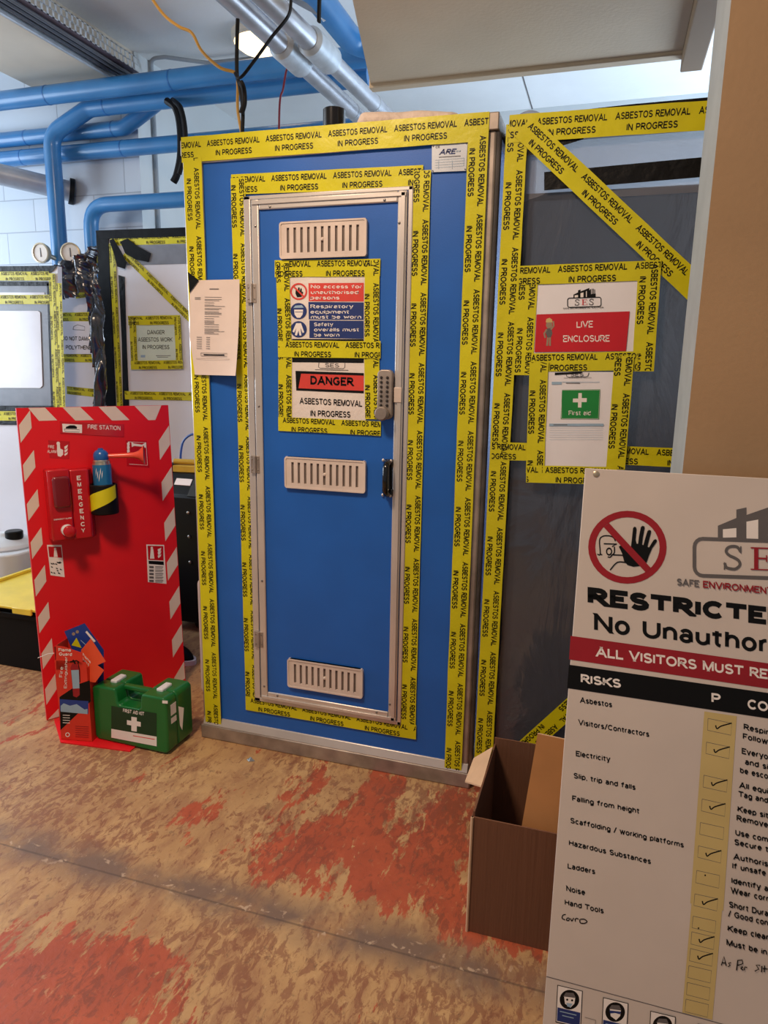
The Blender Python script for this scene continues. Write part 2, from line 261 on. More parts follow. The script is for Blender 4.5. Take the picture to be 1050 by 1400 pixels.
# ------------------------------------------------------------------ lettering: drawn sans-serif strokes, cap height 1
def _arc(cx, cy, rx, ry, a0, a1, k=7):
    return [(cx+rx*math.cos(math.radians(a0+(a1-a0)*i/k)), cy+ry*math.sin(math.radians(a0+(a1-a0)*i/k))) for i in range(k+1)]
XH = .74
def _bowl(k=14): return _arc(.5, XH/2, .5, XH/2, 0, 360, k)
GL = {  # width, clip to the letter's own top and bottom, strokes (x in 0..1 of the width, y in cap heights)
 ' ': (.52, 0, []), 'A': (.92, 1, [[(0, 0), (.5, 1)], [(.5, 1), (1, 0)], [(.2, .30), (.8, .30)]]),
 'B': (.74, 0, [[(0, 0), (0, 1), (.6, 1)]+_arc(.6, .765, .36, .235, 90, -90)+[(0, .53)], [(.6, .53)]+_arc(.6, .265, .40, .265, 90, -90)+[(0, 0)]]),
 'C': (.84, 0, [_arc(.54, .5, .54, .5, 42, 318, 14)]), 'D': (.80, 0, [[(0, 0), (0, 1), (.42, 1)]+_arc(.42, .5, .58, .5, 90, -90, 10)+[(0, 0), (0, .1)]]),
 'E': (.66, 0, [[(1, 1), (0, 1), (0, 0), (1, 0)], [(0, .52), (.92, .52)]]), 'F': (.62, 0, [[(1, 1), (0, 1), (0, 0)], [(0, .50), (.9, .50)]]),
 'G': (.88, 0, [_arc(.54, .5, .54, .5, 42, 330, 14)+[(.97, .18), (.97, .46), (.56, .46)]]), 'H': (.76, 0, [[(0, 0), (0, 1)], [(1, 0), (1, 1)], [(0, .52), (1, .52)]]),
 'I': (0, 0, [[(0, 0), (0, 1)]]), 'J': (.5, 0, [[(1, 1), (1, .3)]+_arc(.5, .3, .5, .3, 0, -180)]), 'K': (.78, 1, [[(0, 0), (0, 1)], [(0, .32), (.95, 1)], [(.30, .56), (1, 0)]]),
 'L': (.60, 0, [[(0, 1), (0, 0), (1, 0)]]), 'M': (.96, 1, [[(0, 0), (0, 1)], [(1, 0), (1, 1)], [(.03, 1), (.5, 0)], [(.5, 0), (.97, 1)]]), 'N': (.78, 1, [[(0, 0), (0, 1)], [(1, 0), (1, 1)], [(.03, 1), (.97, 0)]]),
 'O': (.94, 0, [_arc(.5, .5, .5, .5, 0, 360, 20)]), 'P': (.72, 0, [[(0, 0), (0, 1), (.56, 1)]+_arc(.56, .73, .44, .27, 90, -90)+[(0, .46)]]),
 'R': (.78, 1, [[(0, 0), (0, 1), (.56, 1)]+_arc(.56, .735, .40, .265, 90, -90)+[(0, .47)], [(.45, .47), (1, 0)]]),
 'S': (.74, 0, [_arc(.5, .755, .46, .245, 25, 270, 9)+_arc(.5, .255, .50, .255, 90, -155, 9)[1:]]), 'T': (.78, 0, [[(0, 1), (1, 1)], [(.5, 1), (.5, 0)]]),
 'U': (.76, 0, [[(0, 1), (0, .36)]+_arc(.5, .36, .5, .36, 180, 360, 9)+[(1, 1)]]), 'V': (.88, 1, [[(0, 1), (.5, 0)], [(.5, 0), (1, 1)]]), 'W': (1.3, 1, [[(0, 1), (.25, 0)], [(.25, 0), (.5, 1)], [(.5, 1), (.75, 0)], [(.75, 0), (1, 1)]]),
 'X': (.84, 1, [[(0, 0), (1, 1)], [(0, 1), (1, 0)]]), 'Y': (.86, 1, [[(0, 1), (.5, .45)], [(1, 1), (.5, .45)], [(.5, .5), (.5, 0)]]), 'Z': (.76, 0, [[(0, 1), (1, 1), (0, 0), (1, 0)]]),
 'a': (.56, 0, [_arc(.48, XH*.68, .46, XH*.32, 160, 0, 7)+[(.96, 0)], _arc(.46, XH*.28, .46, XH*.28, 0, 360, 12)]), 'b': (.60, 0, [[(0, 0), (0, 1)], _bowl()]), 'c': (.56, 0, [_arc(.54, XH/2, .54, XH/2, 45, 315, 10)]),
 'd': (.60, 0, [[(1, 0), (1, 1)], _bowl()]), 'e': (.60, 0, [[(.02, XH*.52), (1, XH*.52)]+_arc(.5, XH/2, .5, XH/2, 4, 320, 12)]), 'f': (.46, 0, [[(.36, 0), (.36, .80)]+_arc(.92, .80, .56, .20, 180, 80, 5), [(-.25, XH), (1.05, XH)]]),
 'g': (.60, 0, [_bowl(), [(1, XH), (1, -.06)]+_arc(.5, -.06, .5, .22, 0, -160, 7)]), 'h': (.58, 0, [[(0, 0), (0, 1)], [(0, XH*.58)]+_arc(.5, XH*.58, .5, XH*.42, 180, 0, 8)+[(1, 0)]]), 'i': (0, 0, [[(0, 0), (0, XH)], [(0, .90), (0, 1.0)]]),
 'j': (.2, 0, [[(1, XH), (1, -.1)]+_arc(.3, -.1, .7, .18, 0, -90, 4), [(1, .90), (1, 1.0)]]), 'k': (.56, 1, [[(0, 0), (0, 1)], [(0, .24), (.92, XH)], [(.34, .44), (1, 0)]]), 'l': (0, 0, [[(0, 0), (0, 1)]]),
 'm': (.98, 0, [[(0, 0), (0, XH)], [(0, XH*.62)]+_arc(.25, XH*.62, .25, XH*.38, 180, 0, 7)+[(.5, 0)], [(.5, XH*.62)]+_arc(.75, XH*.62, .25, XH*.38, 180, 0, 7)+[(1, 0)]]), 'n': (.58, 0, [[(0, 0), (0, XH)], [(0, XH*.58)]+_arc(.5, XH*.58, .5, XH*.42, 180, 0, 8)+[(1, 0)]]),
 'o': (.62, 0, [_bowl(18)]), 'p': (.60, 0, [[(0, -.26), (0, XH)], _bowl()]), 'q': (.60, 0, [[(1, -.26), (1, XH)], _bowl()]), 'r': (.34, 0, [[(0, 0), (0, XH)], [(0, XH*.6)]+_arc(.9, XH*.6, .9, XH*.4, 180, 85, 6)]),
 's': (.52, 0, [_arc(.5, XH*.755, .46, XH*.245, 25, 270, 8)+_arc(.5, XH*.255, .50, XH*.255, 90, -155, 8)[1:]]), 't': (.40, 0, [[(.40, .96), (.40, .18)]+_arc(.95, .18, .55, .18, 180, 270, 4), [(-.25, XH), (1.1, XH)]]),
 'u': (.58, 0, [[(0, XH), (0, XH*.4)]+_arc(.5, XH*.4, .5, XH*.4, 180, 360, 8), [(1, XH), (1, 0)]]), 'v': (.60, 1, [[(0, XH), (.5, 0)], [(.5, 0), (1, XH)]]), 'w': (.90, 1, [[(0, XH), (.25, 0)], [(.25, 0), (.5, XH)], [(.5, XH), (.75, 0)], [(.75, 0), (1, XH)]]),
 'x': (.58, 1, [[(0, 0), (1, XH)], [(0, XH), (1, 0)]]), 'y': (.60, 1, [[(0, XH), (.52, .02)], [(1, XH), (.36, -.26)]]), 'z': (.54, 0, [[(0, XH), (1, XH), (0, 0), (1, 0)]]),
 '/': (.40, 1, [[(0, 0), (1, 1)]]), ',': (.06, 0, [[(1, .06), (0, -.16)]]), '.': (0, 0, [[(0, 0), (0, .06)]]), '-': (.34, 0, [[(0, .40), (1, .40)]])}
def _stroke(pts, w, ext):
    """convex quads along a polyline with mitred joints"""
    pts = [q for i, q in enumerate(pts) if i == 0 or math.hypot(q[0]-pts[i-1][0], q[1]-pts[i-1][1]) > 1e-5]
    n = len(pts); closed = n > 3 and math.hypot(pts[0][0]-pts[-1][0], pts[0][1]-pts[-1][1]) < 1e-6
    P = list(pts); seg = [((P[i+1][0]-P[i][0]), (P[i+1][1]-P[i][1])) for i in range(n-1)]; seg = [(a/(math.hypot(a, b) or 1), b/(math.hypot(a, b) or 1)) for a, b in seg]
    if ext: P[0] = (P[0][0]-seg[0][0]*ext, P[0][1]-seg[0][1]*ext); P[-1] = (P[-1][0]+seg[-1][0]*ext, P[-1][1]+seg[-1][1]*ext)
    off = []
    for i in range(n):
        if closed and i in (0, n-1): u, v = seg[-1], seg[0]
        else: u, v = seg[max(i-1, 0)], seg[min(i, n-2)]
        nx, ny = -(u[1]+v[1]), u[0]+v[0]; l = math.hypot(nx, ny) or 1; nx /= l; ny /= l; c = max(.5, nx*-u[1]+ny*u[0]); off.append((nx*w/2/c, ny*w/2/c))
    return [[(P[i][0]+off[i][0], P[i][1]+off[i][1]), (P[i+1][0]+off[i+1][0], P[i+1][1]+off[i+1][1]), (P[i+1][0]-off[i+1][0], P[i+1][1]-off[i+1][1]), (P[i][0]-off[i][0], P[i][1]-off[i][1])] for i in range(n-1)]
def _clip(poly, y, up):
    out = []
    for i, a in enumerate(poly):
        b = poly[(i+1) % len(poly)]; ia, ib = ((a[1] <= y) if up else (a[1] >= y)), ((b[1] <= y) if up else (b[1] >= y))
        if ia: out.append(a)
        if ia != ib: t = (y-a[1])/(b[1]-a[1]); out.append((a[0]+(b[0]-a[0])*t, y))
    return out
_glyph = {}
def glyphs(txt, bold=0., res=3):
    key = (txt, bold)
    if key in _glyph: return _glyph[key]
    w = .135+bold*2.3; vs = []; fs = []; x = 0; sb = .105+.2*(.2-w)
    for ch in txt:
        gw, clip, st = GL[ch]; gw = gw*(1.06 if w > .2 else 1); inner = max(gw-w*.32, 0)
        for pl in st:
            q = [(x+w/2+a*inner, w/2+b*(1-w)) for a, b in pl]
            for e_, f_ in ((0, 1), (-1, -2)):
                if pl[e_][1] == pl[f_][1] and pl[e_][0] in (0, 1) and gw > 0: q[e_] = (q[e_][0]+(w/2 if pl[e_][0] == 1 else -w/2), q[e_][1])
            for poly in _stroke(q, w, w if clip and len(pl) == 2 and pl[0][0] != pl[1][0] and pl[0][1] != pl[1][1] else 0):
                if clip:
                    top = max(b for s_ in st for _, b in s_); bot = min(b for s_ in st for _, b in s_)
                    poly = _clip(_clip(poly, w+top*(1-w), True), bot*(1-w), False)
                if len(poly) < 3: continue
                k = len(vs); vs += poly; fs.append(tuple(range(k, k+len(poly))))
        x += (inner+w+sb) if ch != ' ' else gw
    _glyph[key] = (vs, fs); return vs, fs
_CAP = 1.0
def width(txt, bold=0.):
    v = glyphs(txt, bold)[0]; return max(p[0] for p in v)
class Draw:
    """Print on one real plane; px are positions in a crop of the photograph."""
    def __init__(s, F, crop=(0, 0, 1), n=.0005, step=.00004, bend=None, mb=None):
        s.F = F; s.c = crop; s.n = n; s.step = step; s.mb = mb or MB(); s.bend = bend
    def m(s, x, y, dn=0):
        P = ON(s.c[0]+x*s.c[2], s.c[1]+y*s.c[2], s.F.O, s.F.N); n = s.n+dn
        if s.bend: n += s.bend(*s.F.uv(P))
        return P + s.F.N*n
    def poly(s, pts, m):
        s.mb.poly([s.m(*p) for p in pts], m); s.n += s.step; return s
    def quad(s, x0, y0, x1, y1, m, sl=0): return s.poly([(x0, y0), (x1, y0+sl*(x1-x0)), (x1, y1+sl*(x1-x0)), (x0, y1)], m)
    def disc(s, cx, cy, rx, m, ry=None, k=28): return s.poly([(cx+rx*math.cos(2*math.pi*i/k), cy+(ry or rx)*math.sin(2*math.pi*i/k)) for i in range(k)], m)
    def ring(s, cx, cy, r0, r1, m, ry=1, k=36):
        a = [[s.m(cx+r*math.cos(2*math.pi*i/k), cy+r*ry*math.sin(2*math.pi*i/k)) for i in range(k)] for r in (r0, r1)]
        vs = [[s.mb.bm.verts.new(p) for p in q] for q in a]
        for i in range(k): s.mb.face([vs[0][i], vs[0][(i+1) % k], vs[1][(i+1) % k], vs[1][i]], m)
        s.n += s.step; return s
    def line(s, pts, w, m):
        L = []; R = []
        for i, p in enumerate(pts):
            a = pts[max(i-1, 0)]; b = pts[min(i+1, len(pts)-1)]; dx, dy = b[0]-a[0], b[1]-a[1]; l = math.hypot(dx, dy) or 1
            L.append((p[0]-dy/l*w/2, p[1]+dx/l*w/2)); R.append((p[0]+dy/l*w/2, p[1]-dx/l*w/2))
        lv = [s.mb.bm.verts.new(s.m(*p)) for p in L]; rv = [s.mb.bm.verts.new(s.m(*p)) for p in R]
        for i in range(len(pts)-1): s.mb.face([lv[i], lv[i+1], rv[i+1], rv[i]], m)
        s.n += s.step; return s
    def text(s, t, x, y, x2, y2, cap, m, bold=.012, vis=None, lean=0., res=3):
        """baseline from (x,y) to (x2,y2) in crop px; vis = the leading characters that end at x2"""
        vs, fs = glyphs(t, bold, res); x0 = min(p[0] for p in vs); w = width(vis or t, bold)-x0
        dx, dy = (x2-x)/w, (y2-y)/w
        nv = [s.mb.bm.verts.new(s.m(x+(a-x0)*dx+b/_CAP*cap*lean, y+(a-x0)*dy-b/_CAP*cap)) for a, b in vs]
        for f in fs: s.mb.face([nv[i] for i in f], m)
        s.n += s.step; return s
    def build(s, name, parent, **k): return s.mb.build(name, parent, solid=1, **k)
P1, P2 = 'ASBESTOS REMOVAL', 'IN PROGRESS'
def tape(parent, F, a, b, w=.072, phase=0., n=.001, crop=(0, 0, 1), label=None, scale=1.0, name='hazard_tape', shift=0.):
    """barrier tape stuck on plane F from photo position a to b; text reads from a to b"""
    A, B = [ON(crop[0]+p[0]*crop[2], crop[1]+p[1]*crop[2], F.O, F.N) for p in (a, b)]
    d = B-A; L = d.length; d.normalize(); q = F.N.cross(d); mb = MB(); k = max(2, int(L/.05))
    sd = random.random()*50
    def wob(s_): return .0005*noise.noise(V3((s_*7, sd, 0)))
    lo = [mb.bm.verts.new(A+d*(L*i/k)-q*(w/2+.0012*noise.noise(V3((i*.7, sd, 3))))+F.N*(n+wob(L*i/k))) for i in range(k+1)]
    hi = [mb.bm.verts.new(A+d*(L*i/k)+q*(w/2+.0012*noise.noise(V3((i*.7, sd, 9))))+F.N*(n+wob(L*i/k))) for i in range(k+1)]
    for i in range(k): mb.face([lo[i], lo[i+1], hi[i+1], hi[i]], 'tape_yellow')
    t = bmesh.new(); Pd = .198*scale; mi = mb.mi('tape_print'); s0 = -phase*Pd
    while s0 < L:
        for txt, st, en, base in ((P1, .010, .188, .0045), (P2, .040, .162, -.0235)):
            vs, fs = glyphs(txt, .022, 2); x0 = min(p[0] for p in vs); ww = width(txt, .022)-x0
            nv = [t.verts.new((s0+scale*(st+(x-x0)/ww*(en-st)), scale*(base+y/_CAP*.0168)+shift, 0)) for x, y in vs]
            for f in fs:
                try: t.faces.new([nv[i] for i in f])
                except ValueError: pass
        s0 += Pd
    for co_, no in (((.002, 0, 0), (-1, 0, 0)), ((L-.002, 0, 0), (1, 0, 0)), ((0, w/2-.001, 0), (0, 1, 0)), ((0, -w/2+.001, 0), (0, -1, 0))):
        bmesh.ops.bisect_plane(t, geom=t.verts[:]+t.edges[:]+t.faces[:], plane_co=co_, plane_no=no, clear_outer=True)
    mp = {}
    for v in t.verts: mp[v] = mb.bm.verts.new(A+d*v.co.x+q*v.co.y+F.N*(n+.0007))
    for f in t.faces: mb.face([mp[v] for v in f.verts], 'tape_print')
    t.free(); return mb.build(name, parent, label=label, solid=1)
def black_tape(parent, F, pts, crop=(0, 0, 1), n=.0008, name='black_tape'):
    d = Draw(F, crop, n=n); d.mb.prism([d.m(*p) for p in pts], F.N*.0004, 'tape_black'); return d.mb.build(name, parent)
def fillet(pts, R, k=7):
    pts = [V3(p) for p in pts]; out = [pts[0]]
    for a, b, c in zip(pts, pts[1:], pts[2:]):
        u, v = (a-b).normalized(), (c-b).normalized(); ang = u.angle(v)
        if ang > 3.1: out.append(b); continue
        t = min(R/math.tan(ang/2), (a-b).length*.49, (c-b).length*.49); p, q = b+u*t, b+v*t
        for i in range(k+1): s = i/k; out.append(p*(1-s)**2+b*2*s*(1-s)+q*s*s)
    out.append(pts[-1]); return out
def smooth_line(pts, k=8):
    pts = [V3(p) for p in pts]; P = [pts[0]]+pts+[pts[-1]]; out = []
    for i in range(1, len(P)-2):
        for j in range(k):
            t = j/k; a, b, c, d = P[i-1:i+3]
            out.append(.5*((2*b)+(c-a)*t+(2*a-5*b+4*c-d)*t*t+(3*b-a-3*c+d)*t**3))
    return out+[pts[-1]]
FX = Frame((0, 0, 0), (1, 0, 0), (0, 0, 1))          # the unit's front plane, facing the camera
def FY(y): return Frame((0, y, 0), (1, 0, 0), (0, 0, 1))
# ================================================================== SETTING
CEIL = 3.1
MB().poly([(-5, -4, 0), (4, -4, 0), (4, 5, 0), (-5, 5, 0)], 'floor').build('floor', kind='structure')
MB().box(-5, 4, -4, 5, CEIL, CEIL+.1, 'ceiling_paint').build('ceiling', kind='structure')
wl = MB(); wl.box(-5, -1.457, 1.8, 3.3, 0, CEIL, 'blockwork')
for f in wl.bm.faces:
    if abs(f.calc_center_median().x+1.457) < .01: f.material_index = wl.mi('wall_cream')
wl.build('wall_left', kind='structure')
MB().box(-1.457, 4, 3.3, 3.45, 0, CEIL, 'wall_cream').build('wall_back', kind='structure')
c = MB(); c.box(1.454, 2.5, -.6, -.352, 0, CEIL, 'column_paint')
for f in c.bm.faces:
    if abs(f.calc_center_median().x-1.454) < .01: f.material_index = c.mi('column_edge')
c.build('column', kind='structure')
MB().prism([(-1.50, -2, 2.93), (-1.47, 1.8, 2.93), (-2.10, 1.8, 2.93), (-2.10, -2, 2.93)], (0, 0, .17), 'beam_paint').build('beam', kind='structure')
zb = 2.35
bk = MB(); bk.prism([(.385, .655, zb), (1.452, .655, zb), (1.452, -.3, zb), (.62, -.3, zb)], (0, 0, CEIL-zb), 'bulkhead_paint'); bk.build('beam', kind='structure')
MB().box(.378, 1.475, .655, .70, zb-.012, zb+.06, 'bulkhead_paint').build('trim_1', kind='structure', bevel=.004)
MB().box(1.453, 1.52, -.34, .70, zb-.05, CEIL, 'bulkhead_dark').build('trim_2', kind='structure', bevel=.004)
MB().box(.655, .661, .8, 3.3, CEIL-.004, CEIL-.0005, 'print_grey').build('trim_3', kind='structure')
# ================================================================== DECONTAMINATION UNIT
U = root('decontamination_unit', (.48, .48, 0), 'tall blue shower cabin with aluminium edges and a louvred door behind yellow tape', 'decontamination unit')
WU, HU, DU = .969, 2.0, .97
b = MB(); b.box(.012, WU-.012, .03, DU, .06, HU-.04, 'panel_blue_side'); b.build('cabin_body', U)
# front skin in four pieces round the doorway
f = MB(); dx0, dx1, dz0, dz1 = .229, .740, .182, 1.828
for q in ((.05, dx0, .06, 1.95), (dx1, .92, .06, 1.95), (dx0, dx1, dz1, 1.95), (dx0, dx1, .06, dz0)): f.fbox(FX, q[0], q[1], q[2], q[3], -.03, -.004, 'panel_blue')
f.build('front_panel', U)
for x0, x1 in ((-.004, .068), (.894, .969)):
    p = MB(); p.fbox(FX, x0, x1, .06, 1.955, -.05, -.001, 'aluminium' if x0 < .5 else 'aluminium_worn'); p.build('corner_post', U, bevel=.006)
p = MB(); p.tube([(.960, .03, .06), (.960, .03, 1.955)], .02, 'aluminium_worn', seg=20); p.box(.955, .972, .03, .075, .06, 1.955, 'aluminium_worn'); p.build('rounded_corner_trim', U)
MB().box(-.006, .975, -.004, DU, 1.955, 2.0, 'aluminium_worn').build('top_cap', U, bevel=.003)
MB().fbox(FX, .06, .90, 1.932, 1.957, -.03, .0, 'aluminium').build('top_rail', U, bevel=.003)
sl = MB(); sl.box(-.008, .978, -.012, DU, 0, .052, 'aluminium_worn'); sl.build('base_sill', U, bevel=.004)
s2 = MB(); s2.prism([(.0, -.010, .052), (.0, .0, .08), (.0, .03, .08), (.0, .03, .052)], (.969, 0, 0), 'aluminium'); s2.build('bottom_rail', U, bevel=.002)
# door frame and leaf
fr = MB()
for q in ((.207, .231, .176, 1.829), (.727, .742, .176, 1.829), (.207, .742, 1.816, 1.829), (.207, .742, .176, .191)): fr.fbox(FX, *q, -.02, .004, 'aluminium')
fr.build('door_frame', U, bevel=.003)
gp = MB(); gp.fbox(FX, .231, .236, .191, 1.816, -.02, .001, 'black_rubber'); gp.build('door_gap_shade', U)  # black strip standing for the shade in the gap beside the leaf
dl = MB(); dl.fbox(FX, .236, .727, .191, 1.816, -.02, .004, 'panel_blue'); door = dl.build('door', U)
ed = MB()
for q in ((.236, .262, .191, 1.816), (.699, .727, .191, 1.816), (.262, .699, 1.786, 1.816), (.262, .699, .191, .221)): ed.fbox(FX, *q, .004, .011, 'aluminium')
ed.build('door_edging', door, bevel=.004)
rd = MB()
for q in ((.710, .722, .195, 1.812), (.240, .724, 1.801, 1.811), (.240, .724, .195, .205)): rd.fbox(FX, *q, .011, .015, 'aluminium')
for u_, v_ in ((.25, 1.74), (.25, 1.2), (.25, .62), (.25, .24), (.705, 1.73), (.705, .25), (.30, 1.793), (.66, 1.793), (.30, .213), (.66, .213)):
    rd.lathe(FX.p(u_, v_, .011), FX.N, [(.004, 0), (.004, .0015), (.001, .003)], 'knob_grey', 10)
rd.build('edging_ridge', door, bevel=.002)
for vz in (1.545, 1.012, .41):
    h = MB(); h.fbox(FX, .217, .249, vz-.028, vz+.028, .004, .013, 'aluminium_worn'); h.tube([FX.p(.234, vz-.028, .014), FX.p(.234, vz+.028, .014)], .005, 'aluminium_worn', 10)
    for uu in (.223, .244):
        for vv in (-.017, .017): h.lathe(FX.p(uu, vz+vv, .013), FX.N, [(.003, 0), (.002, .0015)], 'knob_grey', 8)
    h.build('hinge', door, bevel=.001)
def rrect(F, w, hh, r, n=0, cu=0, cv=0, k=6):
    out = []
    for sx, sy, a0 in ((1, 1, 0), (-1, 1, 90), (-1, -1, 180), (1, -1, 270)):
        for i in range(k+1):
            t = math.radians(a0+90*i/k); out.append(F.p(cu+sx*(w/2-r)+r*math.cos(t), cv+sy*(hh/2-r)+r*math.sin(t), n))
    return out
def grille(cu, cv, w, hh):
    F = Frame(FX.p(cu, cv, .004), (1, 0, 0), (0, 0, 1)); g = MB()
    a, bb = w/2, hh/2; g.fbox(F, -a+.008, a-.008, -bb+.008, bb-.008, 0, .004, 'slot_shade')
    n = 11; pit = (w-.056)/(n-1); us = [-a+.028+pit*i for i in range(n)]; sw = .0085; sh = hh/2-.017
    g.fbox(F, -a+.004, a-.004, sh, bb, 0, .010, 'grille_plastic'); g.fbox(F, -a+.004, a-.004, -bb, -sh, 0, .010, 'grille_plastic')
    e = [-a+.004]+[v for u_ in us for v in (u_-sw/2, u_+sw/2)]+[a-.004]
    for i in range(0, len(e), 2): g.fbox(F, e[i], e[i+1], -sh, sh, 0, .010, 'grille_plastic')
    o = g.build('vent_grille', door)
    rim = MB(); ri = rrect(F, w-.010, hh-.010, .006); ro = rrect(F, w, hh, .009); k_ = len(ri)
    vi = [[rim.bm.verts.new(p+F.N*h_) for p in q_] for q_, h_ in ((ro, 0), (ro, .012), (ri, .012), (ri, .008))]
    for A_, B_ in zip(vi, vi[1:]):
        for i in range(k_): rim.face([A_[i], A_[(i+1) % k_], B_[(i+1) % k_], B_[i]], 'grille_plastic')
    rim.build('rim', o)
    k = MB(); k.lathe(F.p(0, .0, .004), F.N, [(.0055, 0), (.0055, .005), (.003, .008)], 'grille_plastic', 14); k.build('slide_knob', o)
grille(.470, 1.695, .277, .105); grille(.476, .994, .274, .101); grille(.476, .306, .271, .103)
# push-button lock
F = Frame(FX.p(.674, 1.248, .004), (1, 0, 0), (0, 0, 1)); k = MB()
k.prism(rrect(F, .047, .146, .015), F.N*.022, 'aluminium_worn')
lock = k.build('combination_lock', door, bevel=.003)
k = MB()
for i in range(7):
    for uu in (-.0105, .0085): MB().lathe(F.p(uu, .050-i*.0135, .022), F.N, [(.0042, 0), (.0042, .003), (.002, .005)], 'button_dark', 10).build('button', lock)
k = MB(); k.lathe(F.p(-.002, -.055, .022), F.N, [(.012, 0), (.012, .008), (.021, .012), (.021, .024), (.017, .028)], 'aluminium_worn', 24); k.fbox(F, -.004, .001, -.058, -.046, .028, .031, 'button_dark'); k.build('turn_knob', lock)
MB().fbox(FX, .700, .724, 1.225, 1.270, .011, .017, 'grille_plastic').build('latch_keeper', door, bevel=.002)
h = MB(); F = Frame(FX.p(.683, .996, .004), (1, 0, 0), (0, 0, 1))
for s_ in (-1, 1): h.fbox(F, -.008, .016, s_*.046-.012, s_*.046+.012, 0, .012, 'black_shiny')
h.tube([F.p(.004, -.05, .010), F.p(.004, -.044, .032), F.p(.004, -.034, .040), F.p(.004, .034, .040), F.p(.004, .044, .032), F.p(.004, .05, .010)], .0095, 'black_shiny', 14)
h.fbox(F, -.006, .014, -.036, .036, 0, .004, 'black_shiny'); handle = h.build('pull_handle', door, bevel=.002)
for uu in (-.015, .012):
    for vv in (-.054, .054): MB().lathe(F.p(uu, vv, .004 if uu < -.01 else .012), F.N, [(.0045, 0), (.0045, .002), (.002, .004)], 'aluminium', 10).build('screw', handle)
# maker's plate
pl = Draw(FX, (460, 100, .24762), n=-.001); pc = [(528, 397), (725, 380), (717, 540), (527, 548)]
pl.mb.prism([pl.m(*p) for p in pc], FX.N*.003, 'plate_silver'); pl.n = .003
pl.text('ARE', 566, 452, 655, 447, 30, 'print_navy', .03, lean=.35); pl.text('ltd', 660, 438, 684, 436, 10, 'print_lightblue', 0, lean=.3)
pl.quad(566, 464, 686, 467, 'print_grey', -.06); pl.text('CE', 548, 416, 572, 413, 11, 'print_grey', .01)
for yy in (482, 496, 510, 524): pl.line([(545, yy), (705, yy-12)], 1.4, 'print_lightblue')
for xx in (565, 640): pl.line([(xx, 482), (xx, 530)], 1.4, 'print_lightblue')
pl.line([(705, 468), (703, 514)], 1.4, 'print_lightblue')
for p in ((535, 404), (717, 389), (711, 532), (533, 541)): pl.disc(*p, 4, 'print_grey', k=10)
pl.build('maker_plate', U)
# tape round the cabin and round the door
tape(U, FX, (249.5, 206), (669, 173.5), .072, .60, .006, label='tape along the top edge')
tape(U, FX, (264.5, 216), (293, 993), .064, .90, .0068)
tape(U, FX, (655, 178), (619.5, 1057), .056, .97, .0076)
FD = Frame((0, -.004, 0), (1, 0, 0), (0, 0, 1))
tape(U, FX, (316, 252.5), (578, 241), .058, .37, .0000)
tape(U, FX, (325, 243), (345, 972), .049, .10, .0008)
tape(U, FX, (577.5, 233), (557.5, 1008), .050, .40, .0008)
tape(U, FX, (336, 960.5), (569, 1001), .052, .95, .0016)
# ------------------------------------------------------------------ things on the roof of the cabin
def lump(u, v):
    th = 2*math.pi*v; x = .535+.31*u; e = min(1, (u*(1-u)*14)**.5) if 0 < u < 1 else 0
    n = 1+.14*noise.noise(V3((u*4, math.cos(th)*1.2, math.sin(th)*1.2)))
    return V3((x, .12+.06*u+math.cos(th)*.075*e*n, 2.031+max(-.030, math.sin(th)*(.036-.004*u)*e*n)))
MB().grid(lump, 30, 20, 'cloth_cream').build('dust_sheet', label='folded cream cloth bundle lying on top of the blue cabin', cat='cloth', smooth=80)
st = MB(); c0 = Y(457, 170, .11); st.lathe((c0.x, .11, 2.0), (0, 0, 1), [(.047, 0), (.047, .006), (.034, .008), (.034, .082), (.030, .085), (.030, .03)], 'black_shiny'); st.box(c0.x-.085, c0.x, .05, .09, 2.0, 2.012, 'black_plastic')
st.build('vent_socket', U, bevel=.001)
# ================================================================== NOTICES ON THE DOOR
DC = (330, 330, .27619); 
FN = Frame((0, -.0065, 0), (1, 0, 0), (0, 0, 1))
def paper(name, parent, F, pts, crop, m, n=0, nu=10, nv=8, amp=.0012):
    d = Draw(F, crop, n=n); mb = MB(); sd = random.random()*30
    def fn(a, c_):
        t = [pts[0][i]*(1-a)+pts[1][i]*a for i in (0, 1)]; bt = [pts[3][i]*(1-a)+pts[2][i]*a for i in (0, 1)]
        P = d.m(t[0]*(1-c_)+bt[0]*c_, t[1]*(1-c_)+bt[1]*c_); return P - F.N*abs(amp*noise.noise(V3((a*4, c_*4, sd))))
    mb.grid(fn, nu, nv, m); return mb.build(name, parent, smooth=80)
nt_ = root('safety_notice', Y(448, 466, -.006), 'upper crinkled notice on the blue door, red and blue bands with round symbols', 'notice', 'taped notices on the cabin door')
paper('sheet', nt_, FN, [(240, 172), (612, 172), (612, 496), (240, 496)], DC, 'paper')
d = Draw(FN, DC, n=.0004)
d.poly([(332, 207), (606, 205), (606, 298), (334, 296)], 'print_salmon'); d.poly([(332, 300), (606, 302), (606, 389), (334, 386)], 'print_navy'); d.poly([(337, 391), (606, 393), (606, 482), (337, 478)], 'print_navy')
for t, x, y, x2 in (('No access for', 342, 233, 596), ('unauthorised', 344, 261, 580), ('persons', 342, 288, 486), ('Respiratory', 342, 331, 555), ('equipment', 342, 358, 533), ('must be worn', 344, 383, 594), ('Safety', 360, 420, 455), ('overalls must', 360, 446, 582), ('be worn', 360, 472, 486)):
    d.text(t, x, y, x2, y, 18, 'print_white', .015)
d.poly([(252, 483), (606, 484), (606, 493), (252, 491)], 'print_black')
d.ring(284, 248, 34, 42, 'print_salmon')
